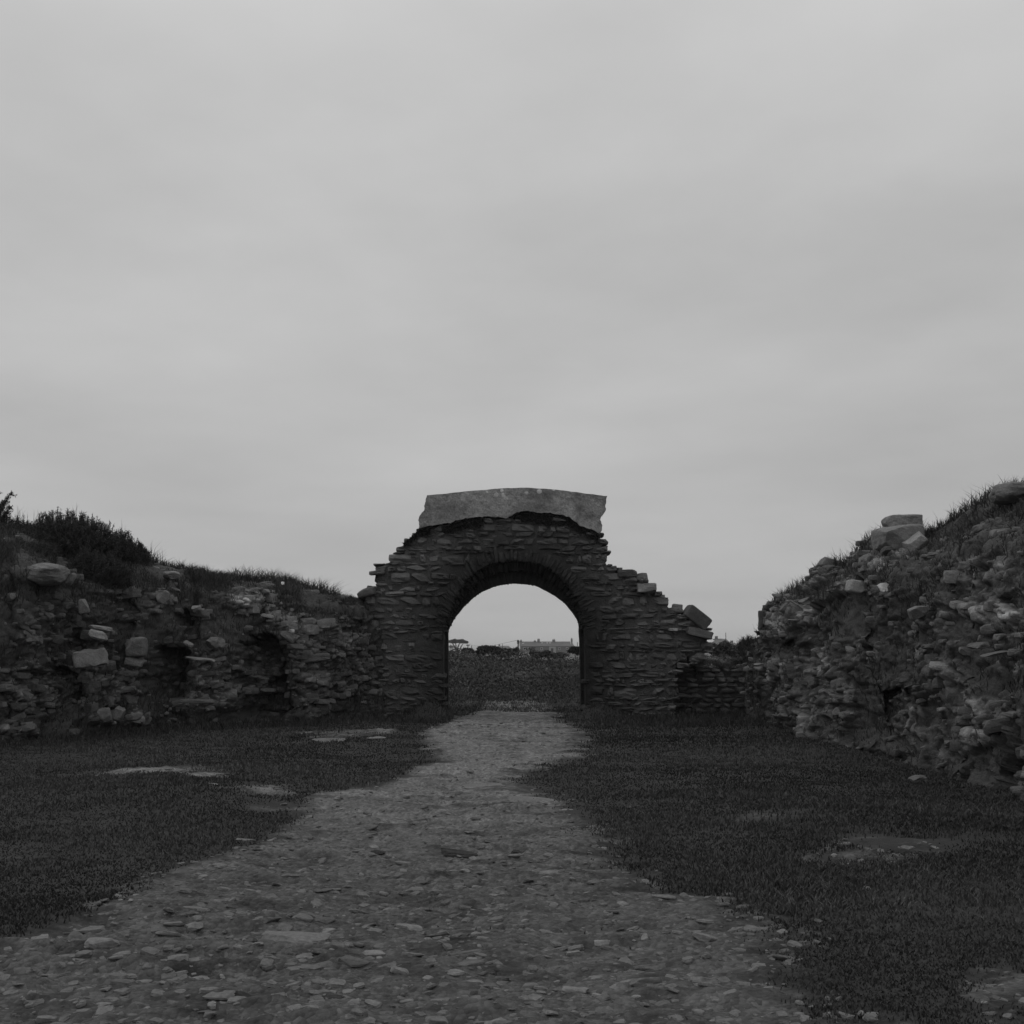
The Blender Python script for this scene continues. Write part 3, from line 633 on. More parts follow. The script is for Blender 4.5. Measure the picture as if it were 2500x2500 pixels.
blades(b, np.stack([xs, ys, 1.31+.05*np.sin(xs*5)+.03*np.sin(xs*13)], -1), rng.uniform(.05, .16, n), np.full(n, .016), 1.5, tone=rng.uniform(3.0, 5.2, n)*np.clip(.55+.5*np.sin(xs*3.1+1), .35, 1)*np.interp(xs, [p0[0], 4.7, p1[0]], [1, 1, .5]))
b.build('dry_grass_top', MA['grass'], lo)

# ------------------------------------------------------------------ single stones
def hero(name, label, cat, px, py, Y, wpx, hpx, dep=None, tilt=0, yaw=0, tone=1.0, mat_='pale', seed=0, k=7, chips=7, parent=None, group=None, n=12, rough=.09, pitch=0, dmin=.72):
    if parent is not None: tone *= .72 if tone < 1.1 else .85; rough = max(rough, .15); k = min(k, 7); wpx *= 1.06; Y = Y-.12
    c = P(px, py, Y); s = Y/F; dep = dep or wpx*s*.8
    if parent is None and k <= 4: Y += .16; rough = max(rough, .17); tone *= .85; chips += 3
    bb = Bag(); v, q = rock(n, seed+500, k, chips, rough, 1.5, dmin)
    v = v/np.abs(v).max(0)
    bb.add((v*np.array([wpx*s/2, dep/2, hpx*s/2]))@rotm(pitch, math.radians(tilt), yaw).T+c, q, tone=tone)
    o = bb.build(name, MA[mat_], parent, loc=tuple(float(a) for a in c))
    if parent is None: tag(o, label, cat, group)
    elif label: o['label'] = label
    return o
H = hero
# on the skyline and banks
H('boulder', 'squared grey block standing alone on the right bank skyline', 'boulder', 2201, 1278, 22.2, 84, 40, .6, -2, .1, .72, seed=1, k=12, chips=3)
H('boulder', 'broad stone directly beneath the squared skyline block', 'boulder', 2192, 1320, 21.9, 104, 74, .8, -6, .1, .62, seed=2, k=9, chips=5)
H('boulder', 'pale split rock at lower right of the squared skyline block', 'boulder', 2228, 1330, 21.6, 58, 52, .5, -25, .2, .95, seed=3, chips=8)
H('boulder', 'rounded boulder capping the highest point at far right', 'boulder', 2474, 1203, 19.2, 110, 54, .7, -4, 0, .62, seed=4, k=3, chips=7, rough=.2)
H('boulder', 'peaked dark stone on the lower step of the right skyline', 'boulder', 2026, 1378, 25.8, 50, 34, .4, 30, .1, .5, seed=5, chips=6)
H('boulder', 'hooded pale stone over a dark hollow under the skyline block', 'boulder', 2124, 1372, 22.4, 54, 40, .4, 14, .1, .8, seed=6, k=3, chips=6)
H('boulder', 'bright wedge stone, right one of two pale stones in right bank', 'boulder', 2166, 1434, 20.8, 44, 24, .3, -3, .1, 1.3, seed=7, chips=9)
H('boulder', 'broad light stone, left one of two pale stones in right bank', 'boulder', 2094, 1433, 21.6, 54, 34, .3, 10, .1, .95, seed=8, chips=8)
H('boulder', 'tilted stone poking from grass midway up right bank', 'boulder', 2240, 1492, 18.9, 40, 30, .3, -32, .1, .62, seed=9, chips=6)
H('boulder', 'rough light rock lump on earthy slope of the right bank', 'boulder', 2352, 1402, 18.2, 50, 16, .3, 6, .1, 1.2, seed=10, chips=9)
H('boulder', 'large rounded pale boulder in grass below the gorse', 'boulder', 100, 1402, 23.6, 124, 58, 1.2, 0, 0, .62, seed=11, k=2.6, chips=4, rough=.2)
H('boulder', 'small domed pale stone in grass near the left skyline', 'boulder', 418, 1405, 26.7, 44, 22, .4, 0, 0, .75, seed=12, k=3, chips=4)
H('boulder', 'speckled round stone on left bank below the domed one', 'boulder', 396, 1458, 26.2, 36, 34, .4, 0, 0, .7, seed=13, k=3.5, chips=5)
H('boulder', 'tiny bright white stone on the left skyline', 'boulder', 690, 1424, 29.2, 8, 8, .05, 0, 0, 3.2, seed=14, n=4)
H('boulder', 'dark lump of turf-covered rock beside the tiny white stone', 'boulder', 706, 1421, 29.9, 26, 12, .3, 4, 0, .3, seed=15, k=4, n=6)
H('boulder', 'upright flat stone in left bank right of the large boulder', 'boulder', 205, 1480, 24.1, 24, 36, .3, -8, .1, .55, seed=16, chips=7)
H('boulder', 'curved pale stone edge right of the large rounded boulder', 'boulder', 172, 1412, 23.9, 26, 34, .3, 20, .1, .6, seed=17, k=3)
# stones in the wall faces: parts of their walls
W = 'stone'
H(W, 'large pale squared block', None, 222, 1608, 23.9, 78, 50, .4, -4, .15, 1.0, seed=21, chips=6, parent=lw_)
H(W, 'bright smooth wedge-shaped stone', None, 241, 1551, 23.9, 44, 24, .3, 12, .1, 1.25, seed=22, chips=6, parent=lw_)
H(W, 'thin curved pale slab', None, 246, 1534, 24.0, 54, 13, .35, 8, .1, .95, seed=23, k=4, parent=lw_)
H(W, 'upright grey block', None, 334, 1580, 24.9, 48, 52, .4, 0, .1, .62, seed=24, k=9, chips=3, parent=lw_)
H(W, None, None, 328, 1616, 24.9, 44, 22, .4, 8, .1, .7, seed=25, parent=lw_)
H(W, None, None, 257, 1745, 24.2, 30, 36, .3, -12, .1, .75, seed=26, parent=lw_)
H(W, None, None, 290, 1742, 24.4, 24, 34, .3, 25, .1, .7, seed=27, parent=lw_)
H(W, None, None, 326, 1752, 24.6, 40, 20, .3, -8, .1, .75, seed=28, parent=lw_)
H(W, 'long thin pale ledge stone', None, 490, 1609, 26.0, 72, 8, .4, 6, .1, .85, seed=29, k=9, parent=lw_)
H(W, None, None, 525, 1570, 26.4, 44, 30, .4, 0, .1, .62, seed=30, k=4, parent=lw_)
H(W, None, None, 462, 1572, 26, 24, 12, .3, 30, .1, .8, seed=31, parent=lw_)
H(W, None, None, 706, 1552, 28.2, 40, 26, .4, 35, .1, .7, seed=32, parent=lw_)
H(W, None, None, 770, 1606, 28.6, 70, 20, .4, -6, .1, .62, seed=33, parent=lw_)
H(W, None, None, 768, 1652, 28.6, 46, 10, .4, -16, .1, .7, seed=34, parent=lw_)
H(W, None, None, 655, 1684, 28.4, 36, 10, .4, 0, .1, .7, seed=35, parent=lw_)
H(W, None, None, 790, 1524, 28.9, 32, 14, .3, -5, .1, .85, seed=36, parent=lw_)
H(W, None, None, 490, 1712, 26.0, 100, 10, .4, 2, .1, .65, seed=37, parent=lw_)
H(W, None, None, 480, 1484, 26.6, 22, 12, .3, 0, .1, .85, seed=38, parent=lw_)
H(W, 'long narrow pale ledge stone', None, 1948, 1515, 25.0, 48, 7, .3, 2, .1, 1.0, seed=41, k=9, parent=rw_)
H(W, None, None, 1861, 1512, 27.6, 18, 44, .3, 4, .1, .32, seed=42, parent=rw_)
H(W, None, None, 1865, 1550, 27.6, 22, 16, .3, -20, .1, .4, seed=43, parent=rw_)
H(W, None, None, 2430, 1597, 16.4, 60, 8, .3, -12, .1, .6, seed=44, parent=rw_)
H(W, None, None, 2385, 1576, 17.0, 46, 16, .3, -6, .1, .65, seed=45, parent=rw_)
H(W, None, None, 2240, 1900, 16.5, 34, 14, .2, -20, .1, .5, seed=46, parent=rw_)
H(W, None, None, 2440, 1556, 16.6, 24, 18, .2, 0, .1, .75, seed=47, parent=rw_)
H(W, None, None, 1925, 1490, 25.6, 34, 30, .3, 40, .1, .55, seed=48, parent=rw_)
H(W, None, None, 1965, 1466, 25.2, 24, 10, .3, -20, .1, .7, seed=49, parent=rw_)
H(W, None, None, 1853, 1622, 27.0, 20, 6, .3, -5, .1, .95, seed=50, parent=rw_)
# loose stones on the arch's broken right shoulder
H('slab', 'dark slab leaning up like a tent at the arch wall right end', 'stone slab', 1700, 1508, 30.1, 66, 34, .5, 38, .1, .5, 'rubble', seed=61, k=14, chips=1, rough=.04, dmin=.98)
H('slab', 'tilted flat slab beneath the leaning slab at arch wall right end', 'stone slab', 1706, 1546, 29.95, 62, 20, .5, 14, .1, .6, 'rubble', seed=62, k=12, chips=2, rough=.05)
H('slab', 'dark notched stone projecting flat on the upper right shoulder', 'stone slab', 1530, 1401, 30.2, 50, 20, .6, -2, 0, .45, 'rubble', seed=63, k=12, chips=2)
H('slab', 'light faced block on the right shoulder below the notched stone', 'stone slab', 1578, 1436, 29.95, 48, 26, .5, 2, 0, 1.05, 'rubble', seed=64, k=10, chips=4)
H('slab', 'pointed cap stone above the light faced block', 'stone slab', 1564, 1417, 30.2, 38, 18, .5, 12, 0, .6, 'rubble', seed=65, chips=6)
H('slab', 'small square stone on the shoulder halfway to the leaning slab', 'stone slab', 1612, 1459, 30.3, 22, 14, .4, 0, 0, 1.1, 'rubble', seed=66, k=12, chips=2, n=6)
H('slab', 'pale square stone against sky just left of leaning slab', 'stone slab', 1653, 1484, 30.6, 24, 18, .4, 6, 0, 1.1, 'rubble', seed=67, k=12, chips=2, n=6)
H('slab', 'flat projecting slate on the left shoulder, pointing outward', 'stone slab', 922, 1399, 30.1, 40, 10, .6, -3, 0, .6, 'rubble', seed=68, k=12, chips=3)
H('slab', 'rounded stone lowest on the left shoulder above the bank', 'stone slab', 896, 1447, 30.0, 46, 24, .6, -14, 0, .6, 'rubble', seed=69, k=5, chips=4)
H('slab', 'small pale flat stone below the leaning slab', 'stone slab', 1643, 1537, 29.9, 24, 7, .2, 0, 0, 1.7, 'rubble', seed=70, n=6)

# embedded and loose stones on the path
PS = [(718,2306,170,30,.9,'largest flat stone in the path, centre left foreground'),(249,2319,84,26,1.0,'slanting flat stone near the left edge of the foreground'),(1000,2264,66,24,1.05,'tilted pale sliver of stone right of the largest flat stone'),
      (660,2202,44,13,1.0,'small pale stone with a dark gap below, above the largest flat stone'),(1120,2096,96,16,.4,'dark hump of rock across the middle of the path'),(922,2088,46,12,.4,'dark flat stone left of the dark hump'),(1265,2084,34,16,.4,'dark round stone right of the dark hump'),
      (912,2326,60,16,1.0,'pale low stone just right of the largest flat stone'),(1399,2326,46,14,1.15,'pale thin stone in right half of the foreground'),(1405,2426,74,26,1.0,'rounded pale stone near the bottom, right of centre'),(1470,2313,40,13,1.3,'bright flat chip beside the pale thin stone'),
      (492,2392,12,26,1.2,'narrow upright pale splinter in the lower left foreground'),(503,2410,16,10,1.0,'small pale pebble at the foot of the splinter'),(430,2364,60,26,.8,'low rounded stone in the lower left foreground'),(470,2280,52,22,.9,'sloping stone above and left of the largest flat stone'),
      (395,2288,40,18,.9,'stubby stone between the slanting and sloping stones'),(350,2392,46,8,.95,'thin pale flake in the lower left foreground'),(1135,2148,26,12,1.0,'small pale stone just below the dark hump'),(1210,2200,36,9,1.0,'thin pale stone below and right of the dark hump'),
      (1385,1985,30,6,1.1,'tiny pale stone at the right edge of the path beyond the hump'),(1300,1962,120,5,.85,'long thin rock ledge crossing the right side of path'),(1560,2432,40,8,1.1,'thin pale stone near the bottom edge, right'),(2118,2178,24,9,.8,'lone small stone in the dark turf at right'),
      (1180,1920,100,5,.85,'pale rock ledge across the path past the middle'),(1290,2400,50,18,.8,'dull stone left of the rounded pale stone'),(860,2470,44,20,1.0,'pale stone cut by the bottom edge of view'),(600,2060,50,7,.9,'thin pale stone on the left margin of the path'),
      (1010,2180,50,10,.8,'flat grey stone in the middle of the path'),(1620,2200,60,10,.75,'flat stone on the right margin of the path'),(1840,2270,70,12,.75,'low stone at the turf edge on the right'),(760,2380,60,18,.7,'dull stone below the largest flat stone'),(1150,2440,50,14,.9,'small flat stone at bottom centre'),
      (520,1921,30,5,1.3,'bright thin stone in the left turf strip'),(920,1806,50,6,1.0,'pale flat stone in turf by the left recesses'),(800,1813,90,5,.8,'long pale kerb-like stone in turf left of path')]
for i, (px, py, wp, hp, t, lab) in enumerate(PS):
    g = ground_at(px, py); d = float(g[1]); s = d/F
    bb = Bag(); v, q = rock(12, 900+i, 5 if i % 2 else 8, 9, .13 if t > .5 else .34, 1.6, .62); v = v/np.abs(v).max(0)
    dep = max(wp*.55, hp*1.6)*s; up = hp*s*.5
    if i == 11: dep, up = .02, hp*s*.5
    bb.add((v*np.array([wp*s/2, dep/2, up]))@rotm(.12, random.uniform(-.14, .14), random.uniform(-.4, .4)).T, q, tone=t*.62)
    o = bb.build('stone', MA['pale'] if t > .5 else MA['rubble']); o.location = (float(g[0]), d, float(g[2])+up*.3); tag(o, lab, 'stone', 'stones lying in the path')
pool = []
for i in range(9):
    bb = Bag(); v, q = rock(6, 1200+i, 7, 9, .12, 1.6, .6); v = v/np.abs(v).max(0); bb.add(v*np.array([.5, .36, .13]), q, tone=random.uniform(.32, .56)); me = bb.mesh('stone'); me.materials.append(MA['pale']); pool.append(me)
k = 0
while k < 170:
    px, py = random.uniform(0, 2100), 1900+600*random.random()**.75
    g = ground_at(px, py); mm_ = float(pathmask(g[0:1], g[1:2])[0])
    if mm_ < .45 or random.random() > .25+.75*math.exp(-((px-1150)/500)**2-((py-2120)/90)**2)+.5*math.exp(-((px-600)/450)**2-((py-2320)/70)**2): continue
    o = bpy.data.objects.new('stone', random.choice(pool)); col.objects.link(o); sz = random.uniform(.06, .12)*(1+.9*random.random()**4)
    o.scale = (sz, sz*random.uniform(.8, 1.2), sz*random.uniform(.6, 1.5)); o.rotation_euler = (random.uniform(-.2, .2), random.uniform(-.2, .2), random.uniform(-.7, .7)); o.location = (float(g[0]), float(g[1]), float(g[2])+sz*.03)
    tag(o, 'one of the many small flat chips of stone bedded in the path', 'stone', 'small flat stones bedded in the path'); k += 1
b = Bag()
n = 0
while n < 9000:
    y = 4.8*(30/4.8)**random.random(); x = (y*.42)*random.uniform(-1, 1)
    mm_ = float(pathmask(np.array([x]), np.array([y]))[0])
    if random.random() > (mm_-.25)*1.6: n += 1 if random.random() < .3 else 0; continue
    s = .005+.024*random.random()**4+.0005*y
    put(b, random.choice(SM), (x, y, 0), (s*random.uniform(.8, 1.8), s*random.uniform(.8, 1.6), s*.5), (random.uniform(-.3, .3), random.uniform(-.3, .3), random.uniform(0, 3)), random.choice([.6, .7, .75, .8, .85, 1.0]))
    n += 1
V = np.concatenate(b.v); kk = len(SM[0][0]); cen = V.reshape(-1, kk, 3).mean(1); z = gfull(cen[:, 0], cen[:, 1])+.003
mpc = pathmask(cen[:, 0], cen[:, 1]); V = V.reshape(-1, kk, 3); V[:, :, 2] += z[:, None]; b.v = [V.reshape(-1, 3)]
tag(b.build('gravel', MA['rubble']), 'loose gravel and small chips scattered along the worn path', 'gravel', kind='stuff')

# ------------------------------------------------------------------ gorse on the left bank
def bush(name, label, cat, px, py, Y, wpx, hpx, n, sprig, mt='gorse', group=None, stems=0, dens=22):
    c = P(px, py, Y); s = Y/F; rx, rz = wpx*s/2, hpx*s/2; ry = rx*.8
    e = empty(name, (c[0], c[1], c[2]-rz), label, cat, group)
    bb = Bag(); r = rng
    d = r.normal(size=(n, 3)); d[:, 2] = np.abs(d[:, 2])*.9-.15; d /= np.linalg.norm(d, axis=1)[:, None]
    rad = r.uniform(.35, 1, n)**.5*(1+.28*fbm(d, 2.2, 3, int(px) % 97))
    o = c+np.array([0, 0, -rz*.6])+d*rad[:, None]*np.array([rx, ry, rz*1.5])
    dd = d*.6+np.array([0, 0, .75])+r.normal(size=(n, 3))*.35; dd /= np.linalg.norm(dd, axis=1)[:, None]
    spray(bb, o-dd*sprig*.5, dd, r.uniform(.5, 1.15, n)*sprig, dens, sprig*.3, 1.0, .004+.012*sprig)
    bb.build('foliage', MA[mt], e)
    bb = Bag()
    for k in range(6):
        a = r.uniform(0, 6.28); top = c+np.array([math.cos(a)*rx*.6, math.sin(a)*ry*.6, rz*.3]); f = np.array([c[0], c[1], c[2]-rz*1.3])
        tube(bb, [f, (f+top)/2+r.normal(size=3)*.05, top], [.03, .02, .008], 5)
    bb.build('stem', MA['wood'], e)
    return e
bush('gorse_bush', 'big domed gorse bush on the left skyline', 'bush', 165, 1305, 26.2, 230, 110, 1900, .22)
bush('gorse_bush', 'smaller gorse bush just right of the big domed one', 'bush', 292, 1335, 27.0, 86, 84, 620, .18)
bush('gorse_bush', 'little windblown gorse tuft at right end of the bushes', 'bush', 340, 1352, 27.4, 50, 52, 300, .16)
bush('gorse_bush', 'low scrubby gorse at the left edge under the sapling', 'bush', 20, 1318, 25.4, 190, 110, 1100, .18)
bush('gorse_bush', 'dark gorse mass lower on the slope below the big bush', 'bush', 230, 1385, 25.6, 190, 100, 1100, .18)
bush('gorse_bush', 'gorse sprawling down the far left slope above the rounded boulder', 'bush', 60, 1350, 24.6, 170, 70, 1000, .16)
e = empty('sapling', P(-12, 1270, 25.4), 'leafy sapling top cut by the left edge of the view', 'shrub')
bb = Bag(); root = P(-14, 1290, 25.4); tips = [P(a, c, 25.4+dy) for a, c, dy in ((26,1206,.1),(14,1216,0),(4,1225,-.1),(28,1236,.1),(-10,1205,.2),(-30,1215,0),(20,1250,-.1),(-5,1240,.1),(12,1262,0))]
st_ = Bag()
for tp in tips: tube(st_, [root, (root*.5+tp*.5)+rng.normal(size=3)*.03, tp], [.02, .012, .004], 5)
st_.build('stem', MA['wood'], e)
for tp in tips:
    t = rng.uniform(.45, 1, 14)[:, None]; o = root*(1-t)+tp*t; dd = (tp-root)/np.linalg.norm(tp-root)+rng.normal(size=(14, 3))*.6; dd /= np.linalg.norm(dd, axis=1)[:, None]
    spray(bb, o, dd, rng.uniform(.05, .13, 14), 16, .05, 1.0, .008)
bb.build('foliage', MA['gorse'], e)
b = Bag(); pxs = np.array([40,52,66,82,95,110,182,184,300,365,366,372,380,388,395,2330,2340,2352,2378,2290,2180-60,2072,2076]); pys = np.array([1268,1270,1272,1275,1276,1278,1262,1262,1300,1350,1350,1358,1362,1366,1370,1262,1256,1250,1232,1290,1330,1372,1372])
for px, py in zip(pxs, pys):
    n_ = 4; Yk = 26.5 if px < 1000 else 21.8; c = P(np.full(n_, px)+rng.uniform(-4, 4, n_), np.full(n_, py+6), np.full(n_, Yk)); blades(b, c, rng.uniform(.15, .38, n_), np.full(n_, .008), .5, tone=np.full(n_, .9))
tag(b.build('grass_stalks', MA['grass']), 'thin dry grass stalks standing against the sky on the banks', 'grass', kind='stuff')

# ------------------------------------------------------------------ scrub beyond the arch
n = 110000; b = Bag()
yy = rng.uniform(34.5, 60, n); xx = rng.uniform(-11, 14, n)*(yy/45)
hh = .42*ss((yy-34.5)/6)*np.clip(.5+1.6*fbm(xy(xx, yy), .45, 4, 61), .04, 1.5)*(1-.3*ss((yy-50)/8))
zz = gz(xx, yy)+hh*rng.uniform(0, 1, n)**.5
leaves(b, np.stack([xx, yy, zz], -1), rng.uniform(.025, .07, n), rng.uniform(.7, 2.2, n)*(1+.6*fbm(xy(xx, yy), .9, 3, 62)))
n = 26000; yy = rng.uniform(32, 40, n); xx = rng.uniform(-5, 6, n)
blades(b, np.stack([xx, yy, gz(xx, yy)], -1), rng.uniform(.03, .11, n), np.full(n, .014), 1.6, tone=rng.uniform(.6, 1.3, n))
tag(b.build('scrub', MA['gorse']), 'rough heath and scrub covering the rise seen through the arch', 'scrub', kind='stuff')
def shrub(name, label, px, py, Y, wpx, hpx, n, ls, tone=1.0, cat='shrub', group=None, trunk=True):
    c = P(px, py, Y); s = Y/F; rx, rz = wpx*s/2, hpx*s/2
    e = empty(name, (c[0], c[1], c[2]-rz), label, cat, group); k = 14
    cc = rng.normal(size=(k, 3))*np.array([.42, .3, .34]); rr = rng.uniform(.25, .5, k); w_ = rng.integers(0, k, n)
    d = rng.normal(size=(n, 3)); d /= np.linalg.norm(d, axis=1)[:, None]
    p = (cc[w_]+d*(rr[w_]*rng.uniform(.5, 1, n)**.4)[:, None])*np.array([rx, rx*.8, rz])+c
    bb = Bag(); leaves(bb, p, ls*rng.uniform(.6, 1.3, n), tone*rng.uniform(.6, 1.4, n)); bb.build('foliage', MA['gorse'], e)
    bb = Bag(); f = np.array([c[0], c[1], float(gz(np.array(c[0]), np.array(c[1])))-.1])
    for j in range(4): tube(bb, [f, (f+c)/2+rng.normal(size=3)*.08*rx, c+cc[j]*np.array([rx, rx*.5, rz])*.8], [.03*rx, .022*rx, .01*rx], 5)
    bb.build('stem', MA['wood'], e)
    return e
shrub('shrub', 'dark spreading shrub left of centre through the arch', 1185, 1590, 56, 74, 32, 4200, .07, .9)
shrub('shrub', 'low rounded shrub in front of the far terrace, left part', 1235, 1592, 58, 60, 24, 2600, .07, .9)
shrub('shrub', 'dark shrub against the right jamb of the arch', 1408, 1588, 55, 50, 24, 2400, .07, .8)
shrub('shrub', 'small shrub hiding the middle of the far terrace foot', 1318, 1598, 60, 44, 20, 1500, .07, .9)
shrub('shrub', 'paler shrub at the foot of the terrace gable', 1365, 1600, 60, 60, 16, 1600, .07, 1.7)
shrub('shrub', 'grey scrub bush beyond the low wall', 1775, 1593, 50, 80, 50, 4200, .07, 1.5)
shrub('shrub', 'flat bush at the right end of the low wall', 1832, 1580, 48, 60, 30, 2200, .06, 1.1)

# ------------------------------------------------------------------ far things
YH = 600.; U = YH/F
def box(bag, x0, x1, y0, y1, z0, z1):
    v = [(x, y, z) for x in (x0, x1) for y in (y0, y1) for z in (z0, z1)]
    bag.add(v, [[0, 1, 3, 2], [4, 6, 7, 5], [0, 4, 5, 1], [2, 3, 7, 6], [0, 2, 6, 4], [1, 5, 7, 3]])
hs = empty('terraced_house', (P(1268, 1592, YH)[0], YH, 0), 'distant terrace of grey cottages with chimneys, seen through the arch', 'house')
HB = float(gz(np.array(5.), np.array(YH)))-.4
def px2(px): return (px-1250)*U
def pz(py): return EYE+(1590-py)*U
x0, x1 = px2(1270), px2(1392); ze, zr = pz(1578), pz(1566.5)
b = Bag(); box(b, x0, x1, YH, YH+7, HB, ze); b.build('wall', MA['wall'], hs)
b = Bag(); b.add([(x0-.3, YH-.3, ze), (x1+.1, YH-.3, ze), (x1+.1, YH+3.5, zr), (x0-.3, YH+3.5, zr), (x0-.3, YH+7.3, ze), (x1+.1, YH+7.3, ze)], [[0, 1, 2, 3], [3, 2, 5, 4]], [[0, 3, 4], [1, 5, 2]]); b.build('roof', MA['slate'], hs)
# gable end turned towards us
xg = px2(1404); b = Bag(); V = [(x1+.15, YH-.1, HB), (xg, YH+4, HB), (xg, YH+4, ze-.3), (x1+.15, YH-.1, ze), ((x1+xg)/2-.4, YH+1.6, zr-.1), (x1+.15, YH+7, HB), (x1+.15, YH+7, ze)]
b.add(V, [[0, 1, 2, 3], [1, 5, 6, 2]], [[3, 2, 4], [4, 2, 6]]); b.build('gable_wall', MA['gable'], hs)
for px, top, wd in ((1272, 1562, 5), (1306, 1563, 6), (1315, 1559, 6), (1352, 1560, 7), (1396, 1558, 4)):
    b = Bag(); xx_ = px2(px); box(b, xx_-wd*U/2, xx_+wd*U/2, YH+2.8, YH+4, ze+.3, pz(top+2)); ch = b.build('chimney', MA['wall'], hs)
    for k in (-1, 1):
        b = Bag(); tube(b, [(xx_+k*wd*U*.22, YH+3.4, pz(top+2)), (xx_+k*wd*U*.22, YH+3.4, pz(top))], [.13, .11], 8); o = b.build('chimney_pot', MA['wall']); o.parent = ch; o.matrix_parent_inverse = Matrix.Identity(4)
        o.location = (0, 0, 0)
for px, py in ((1277, 1571.5), (1323, 1570), (1336, 1570), (1343, 1570)):
    b = Bag(); t = (pz(py)-ze)/(zr-ze); y = YH-.3+3.8*t-.15; box(b, px2(px-1.8), px2(px+1.8), y-.1, y+.15, pz(py+1.2), pz(py-1.2)); b.build('skylight', MA['white'], hs)
for px in (1280, 1291, 1302, 1322, 1365, 1384):
    b = Bag(); box(b, px2(px-2.4), px2(px+2.4), YH-.12, YH+.05, pz(1587), pz(1581)); fr = b.build('window', MA['white'], hs)
    b = Bag(); box(b, px2(px-1.9), px2(px+1.9), YH-.16, YH-.1, pz(1586.4), pz(1581.6)); o = b.build('pane', MA['glass']); o.parent = fr
b = Bag(); box(b, px2(1340), px2(1356), YH-3, YH-.02, HB, pz(1579)); pc = b.build('porch', MA['gable'], hs)
b = Bag(); box(b, px2(1344), px2(1350), YH-3.1, YH-2.98, HB, pz(1583)); o = b.build('door', MA['glass']); o.parent = pc
for o in list(hs.children):                                   # sub-parts share their parent's frame
    for ch in o.children: ch.location = (0, 0, 0)
b = Bag(); box(b, px2(1272), px2(1315), YH-16, YH-15.5, HB-.5, pz(1592.5)); tag(b.build('garden_wall', MA['gable']), 'low pale garden wall in front of the distant terrace', 'wall')

def far_house(label, px0, px1, pe, pr, Y, m_='slate'):
    s = Y/F; a0, a1 = (px0-1250)*s, (px1-1250)*s; e0 = EYE+(1590-pe)*s; r0_ = EYE+(1590-pr)*s
    h = empty('house', ((a0+a1)/2, Y, 0), label, 'house')
    b = Bag(); box(b, a0, a1, Y, Y+8, -1.5, e0); b.build('wall', MA['gable'], h)
    b = Bag(); b.add([(a0-.3, Y-.3, e0), (a1+.3, Y-.3, e0), (a1-.8, Y+4, r0_), (a0+.8, Y+4, r0_), (a0-.3, Y+8.3, e0), (a1+.3, Y+8.3, e0)], [[0, 1, 2, 3], [3, 2, 5, 4]], [[0, 3, 4], [1, 5, 2]]); b.build('roof', MA[m_], h)
    b = Bag(); xm = a0*.8+a1*.2; box(b, xm-.4, xm+.4, Y+3.5, Y+4.5, e0, r0_+.8); b.build('chimney', MA['wall'], h)
    return h
far_house('low far roofline showing above scrub, left of the terrace', 1212, 1246, 1582, 1577, 700)
far_house('distant dark-roofed house in the gap right of the arch', 1744, 1782, 1572, 1560, 420)
far_house('small pale distant outbuilding beside the dark-roofed house', 1786, 1800, 1576, 1570, 460)

# umbrella pine
pn = empty('pine_tree', P(1116, 1592, 560), 'flat-topped umbrella pine on the horizon by the left jamb', 'tree')
b = Bag(); base = P(1117, 1593, 560.)
for (a, c, ex, ey, r_) in ((1110,1578,1104,1570,.28),(1118,1580,1122,1570,.3),(1113,1575,1112,1568,.2),(1126,1578,1132,1570,.22)):
    tube(b, [base+np.array([(a-1116)*.05, 0, 0]), P(a, c, 560.), P(ex, ey, 560.)], [r_*1.5, r_, r_*.5], 6)
b.build('trunk', MA['wood'], pn)
n = 16000; k = 44; cc = np.stack([rng.uniform(-1, 1, k), rng.uniform(-.8, .8, k), 0*rng.uniform(0, 1, k)], -1)
cc[:, 2] = .75*np.sqrt(np.clip(1-cc[:, 0]**2*.9, 0, 1))*rng.uniform(.3, 1, k)-.1
w_ = rng.integers(0, k, n); d = rng.normal(size=(n, 3)); d /= np.linalg.norm(d, axis=1)[:, None]
p = cc[w_]+d*rng.uniform(.08, .22, (n, 1)); cen = P(1117, 1570, 560.); p = cen+p*np.array([23*560/F, 4., 13*560/F])
ext = P(1102, 1579, 560.)+rng.normal(size=(500, 3))*np.array([.7, .8, .35]); p = np.concatenate([p, ext])
b = Bag(); leaves(b, p, .17, rng.uniform(.6, 1.4, len(p))); b.build('crown', MA['gorse'], pn)
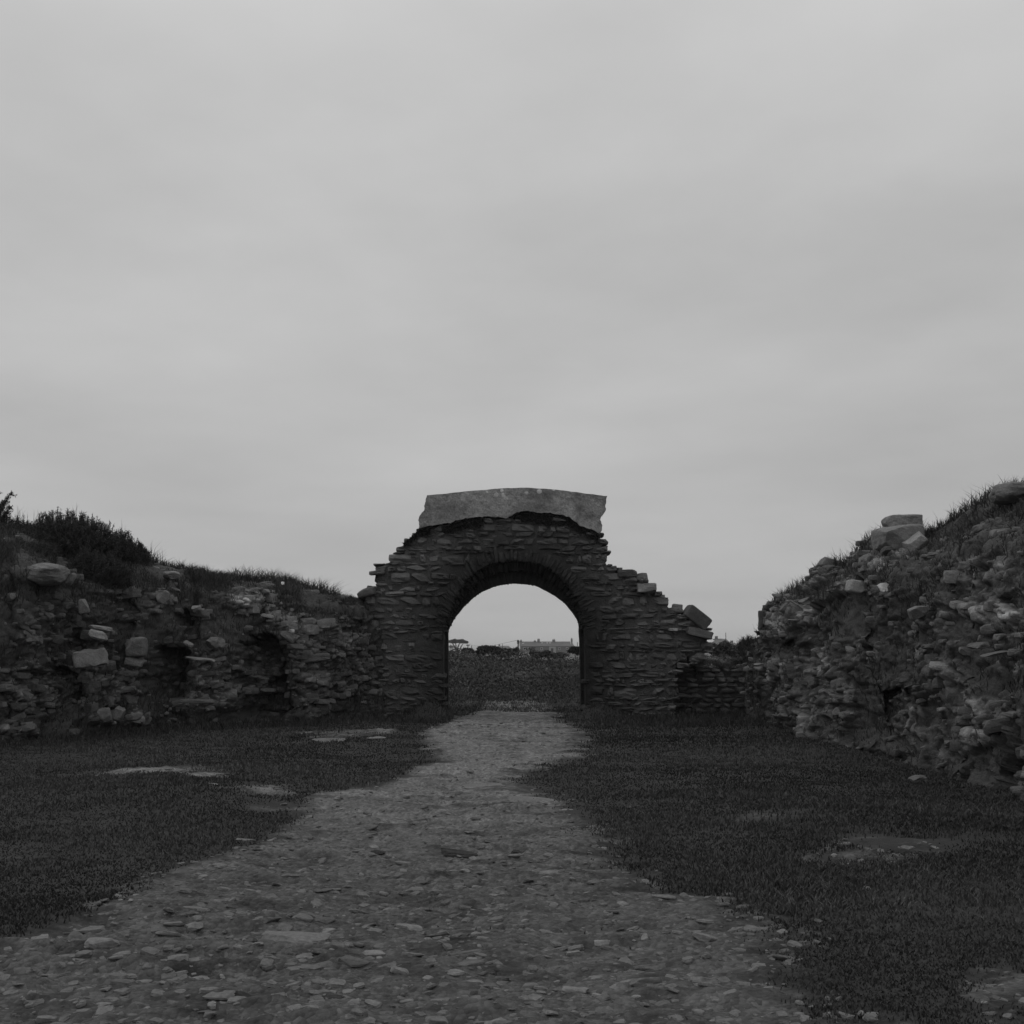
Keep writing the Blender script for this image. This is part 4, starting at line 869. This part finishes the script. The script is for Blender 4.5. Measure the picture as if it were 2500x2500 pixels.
# distant bushes and hedges on the plain
for i, (px, py, wp, hp, Y, lab) in enumerate(((1144,1587,10,9,500,'small far bush by the first utility pole'),(1156,1591,22,6,500,'low far hedge right of the umbrella pine'),(1103,1592,16,8,480,'far bush at the foot of the umbrella pine'),
        (1262,1583,10,12,560,'far bush touching the left end of the terrace'),(1300,1586,14,14,560,'far tree hiding part of the terrace front'),(1262,1590,30,8,540,'far hedge before the terrace left end'),(1760,1562,30,5,520,'ragged far hedge above the dark-roofed house'),(1805,1573,20,6,520,'pale far bush in the gap right of the arch'))):
    shrub('far_bush', lab, px, py, Y, wp, hp, 900, .28, 1.1, 'bush')
def pole(px, top, bot, Y, r_, label, arm=0):
    s = Y/F; x = (px-1250)*s; z0 = EYE+(1590-bot)*s-.3; z1 = EYE+(1590-top)*s
    e = empty('utility_pole', (x, Y, z0), label, 'pole', 'utility poles on the horizon')
    b = Bag(); tube(b, [(x, Y, z0), (x, Y, (z0+z1)/2), (x, Y, z1)], [r_, r_*.9, r_*.75], 8); b.build('post', MA['wood'], e)
    if arm:
        b = Bag(); box(b, x-arm, x+arm, Y-.08, Y+.08, z1-.5, z1-.3)
        for k in (-1, 0, 1): tube(b, [(x+k*arm*.85, Y, z1-.3), (x+k*arm*.85, Y, z1-.05)], [.06, .05], 6)
        b.build('crossarm', MA['wood'], e)
    return Vector((x, Y, z1))
a = pole(1265, 1563, 1602, 180, .10, 'tallest utility pole, in front of the terrace left end', .12)
c = pole(1143, 1573, 1594, 420, .17, 'utility pole just right of the umbrella pine', .5)
pole(1152, 1576, 1594, 430, .13, 'thin pole second to the right of the umbrella pine')
pole(1409, 1568, 1594, 500, .13, 'thin pole by the arch right jamb')
pole(1227, 1572, 1594, 480, .10, 'thin mast above the far roofline in the arch')
pole(1770, 1545, 1575, 300, .08, 'lone thin mast in the gap right of the arch')
b = Bag(); pts = [a.lerp(c, t/10)-Vector((0, 0, .7*math.sin(math.pi*t/10))) for t in range(11)]; tube(b, pts, [.018]*11, 4)
tag(b.build('power_line', MA['wood']), 'thin overhead wire strung between the two crossarm poles', 'wire')
# air
hz = bpy.data.materials.new('haze'); hz.use_nodes = True; t = hz.node_tree; t.nodes.clear()
o_ = t.nodes.new('ShaderNodeOutputMaterial'); pv = t.nodes.new('ShaderNodeVolumePrincipled'); pv.inputs['Color'].default_value = (.9, .9, .9, 1); pv.inputs['Density'].default_value = .00022
t.links.new(pv.outputs[0], o_.inputs['Volume'])
b = Bag(); box(b, -14600, 14600, -30, 6200, -3, 14); tag(b.build('haze', hz), 'thin pale sea haze greying the distant cottages', 'haze', kind='stuff')
print('objects', len(bpy.data.objects), 'verts', sum(len(m.vertices) for m in bpy.data.meshes))
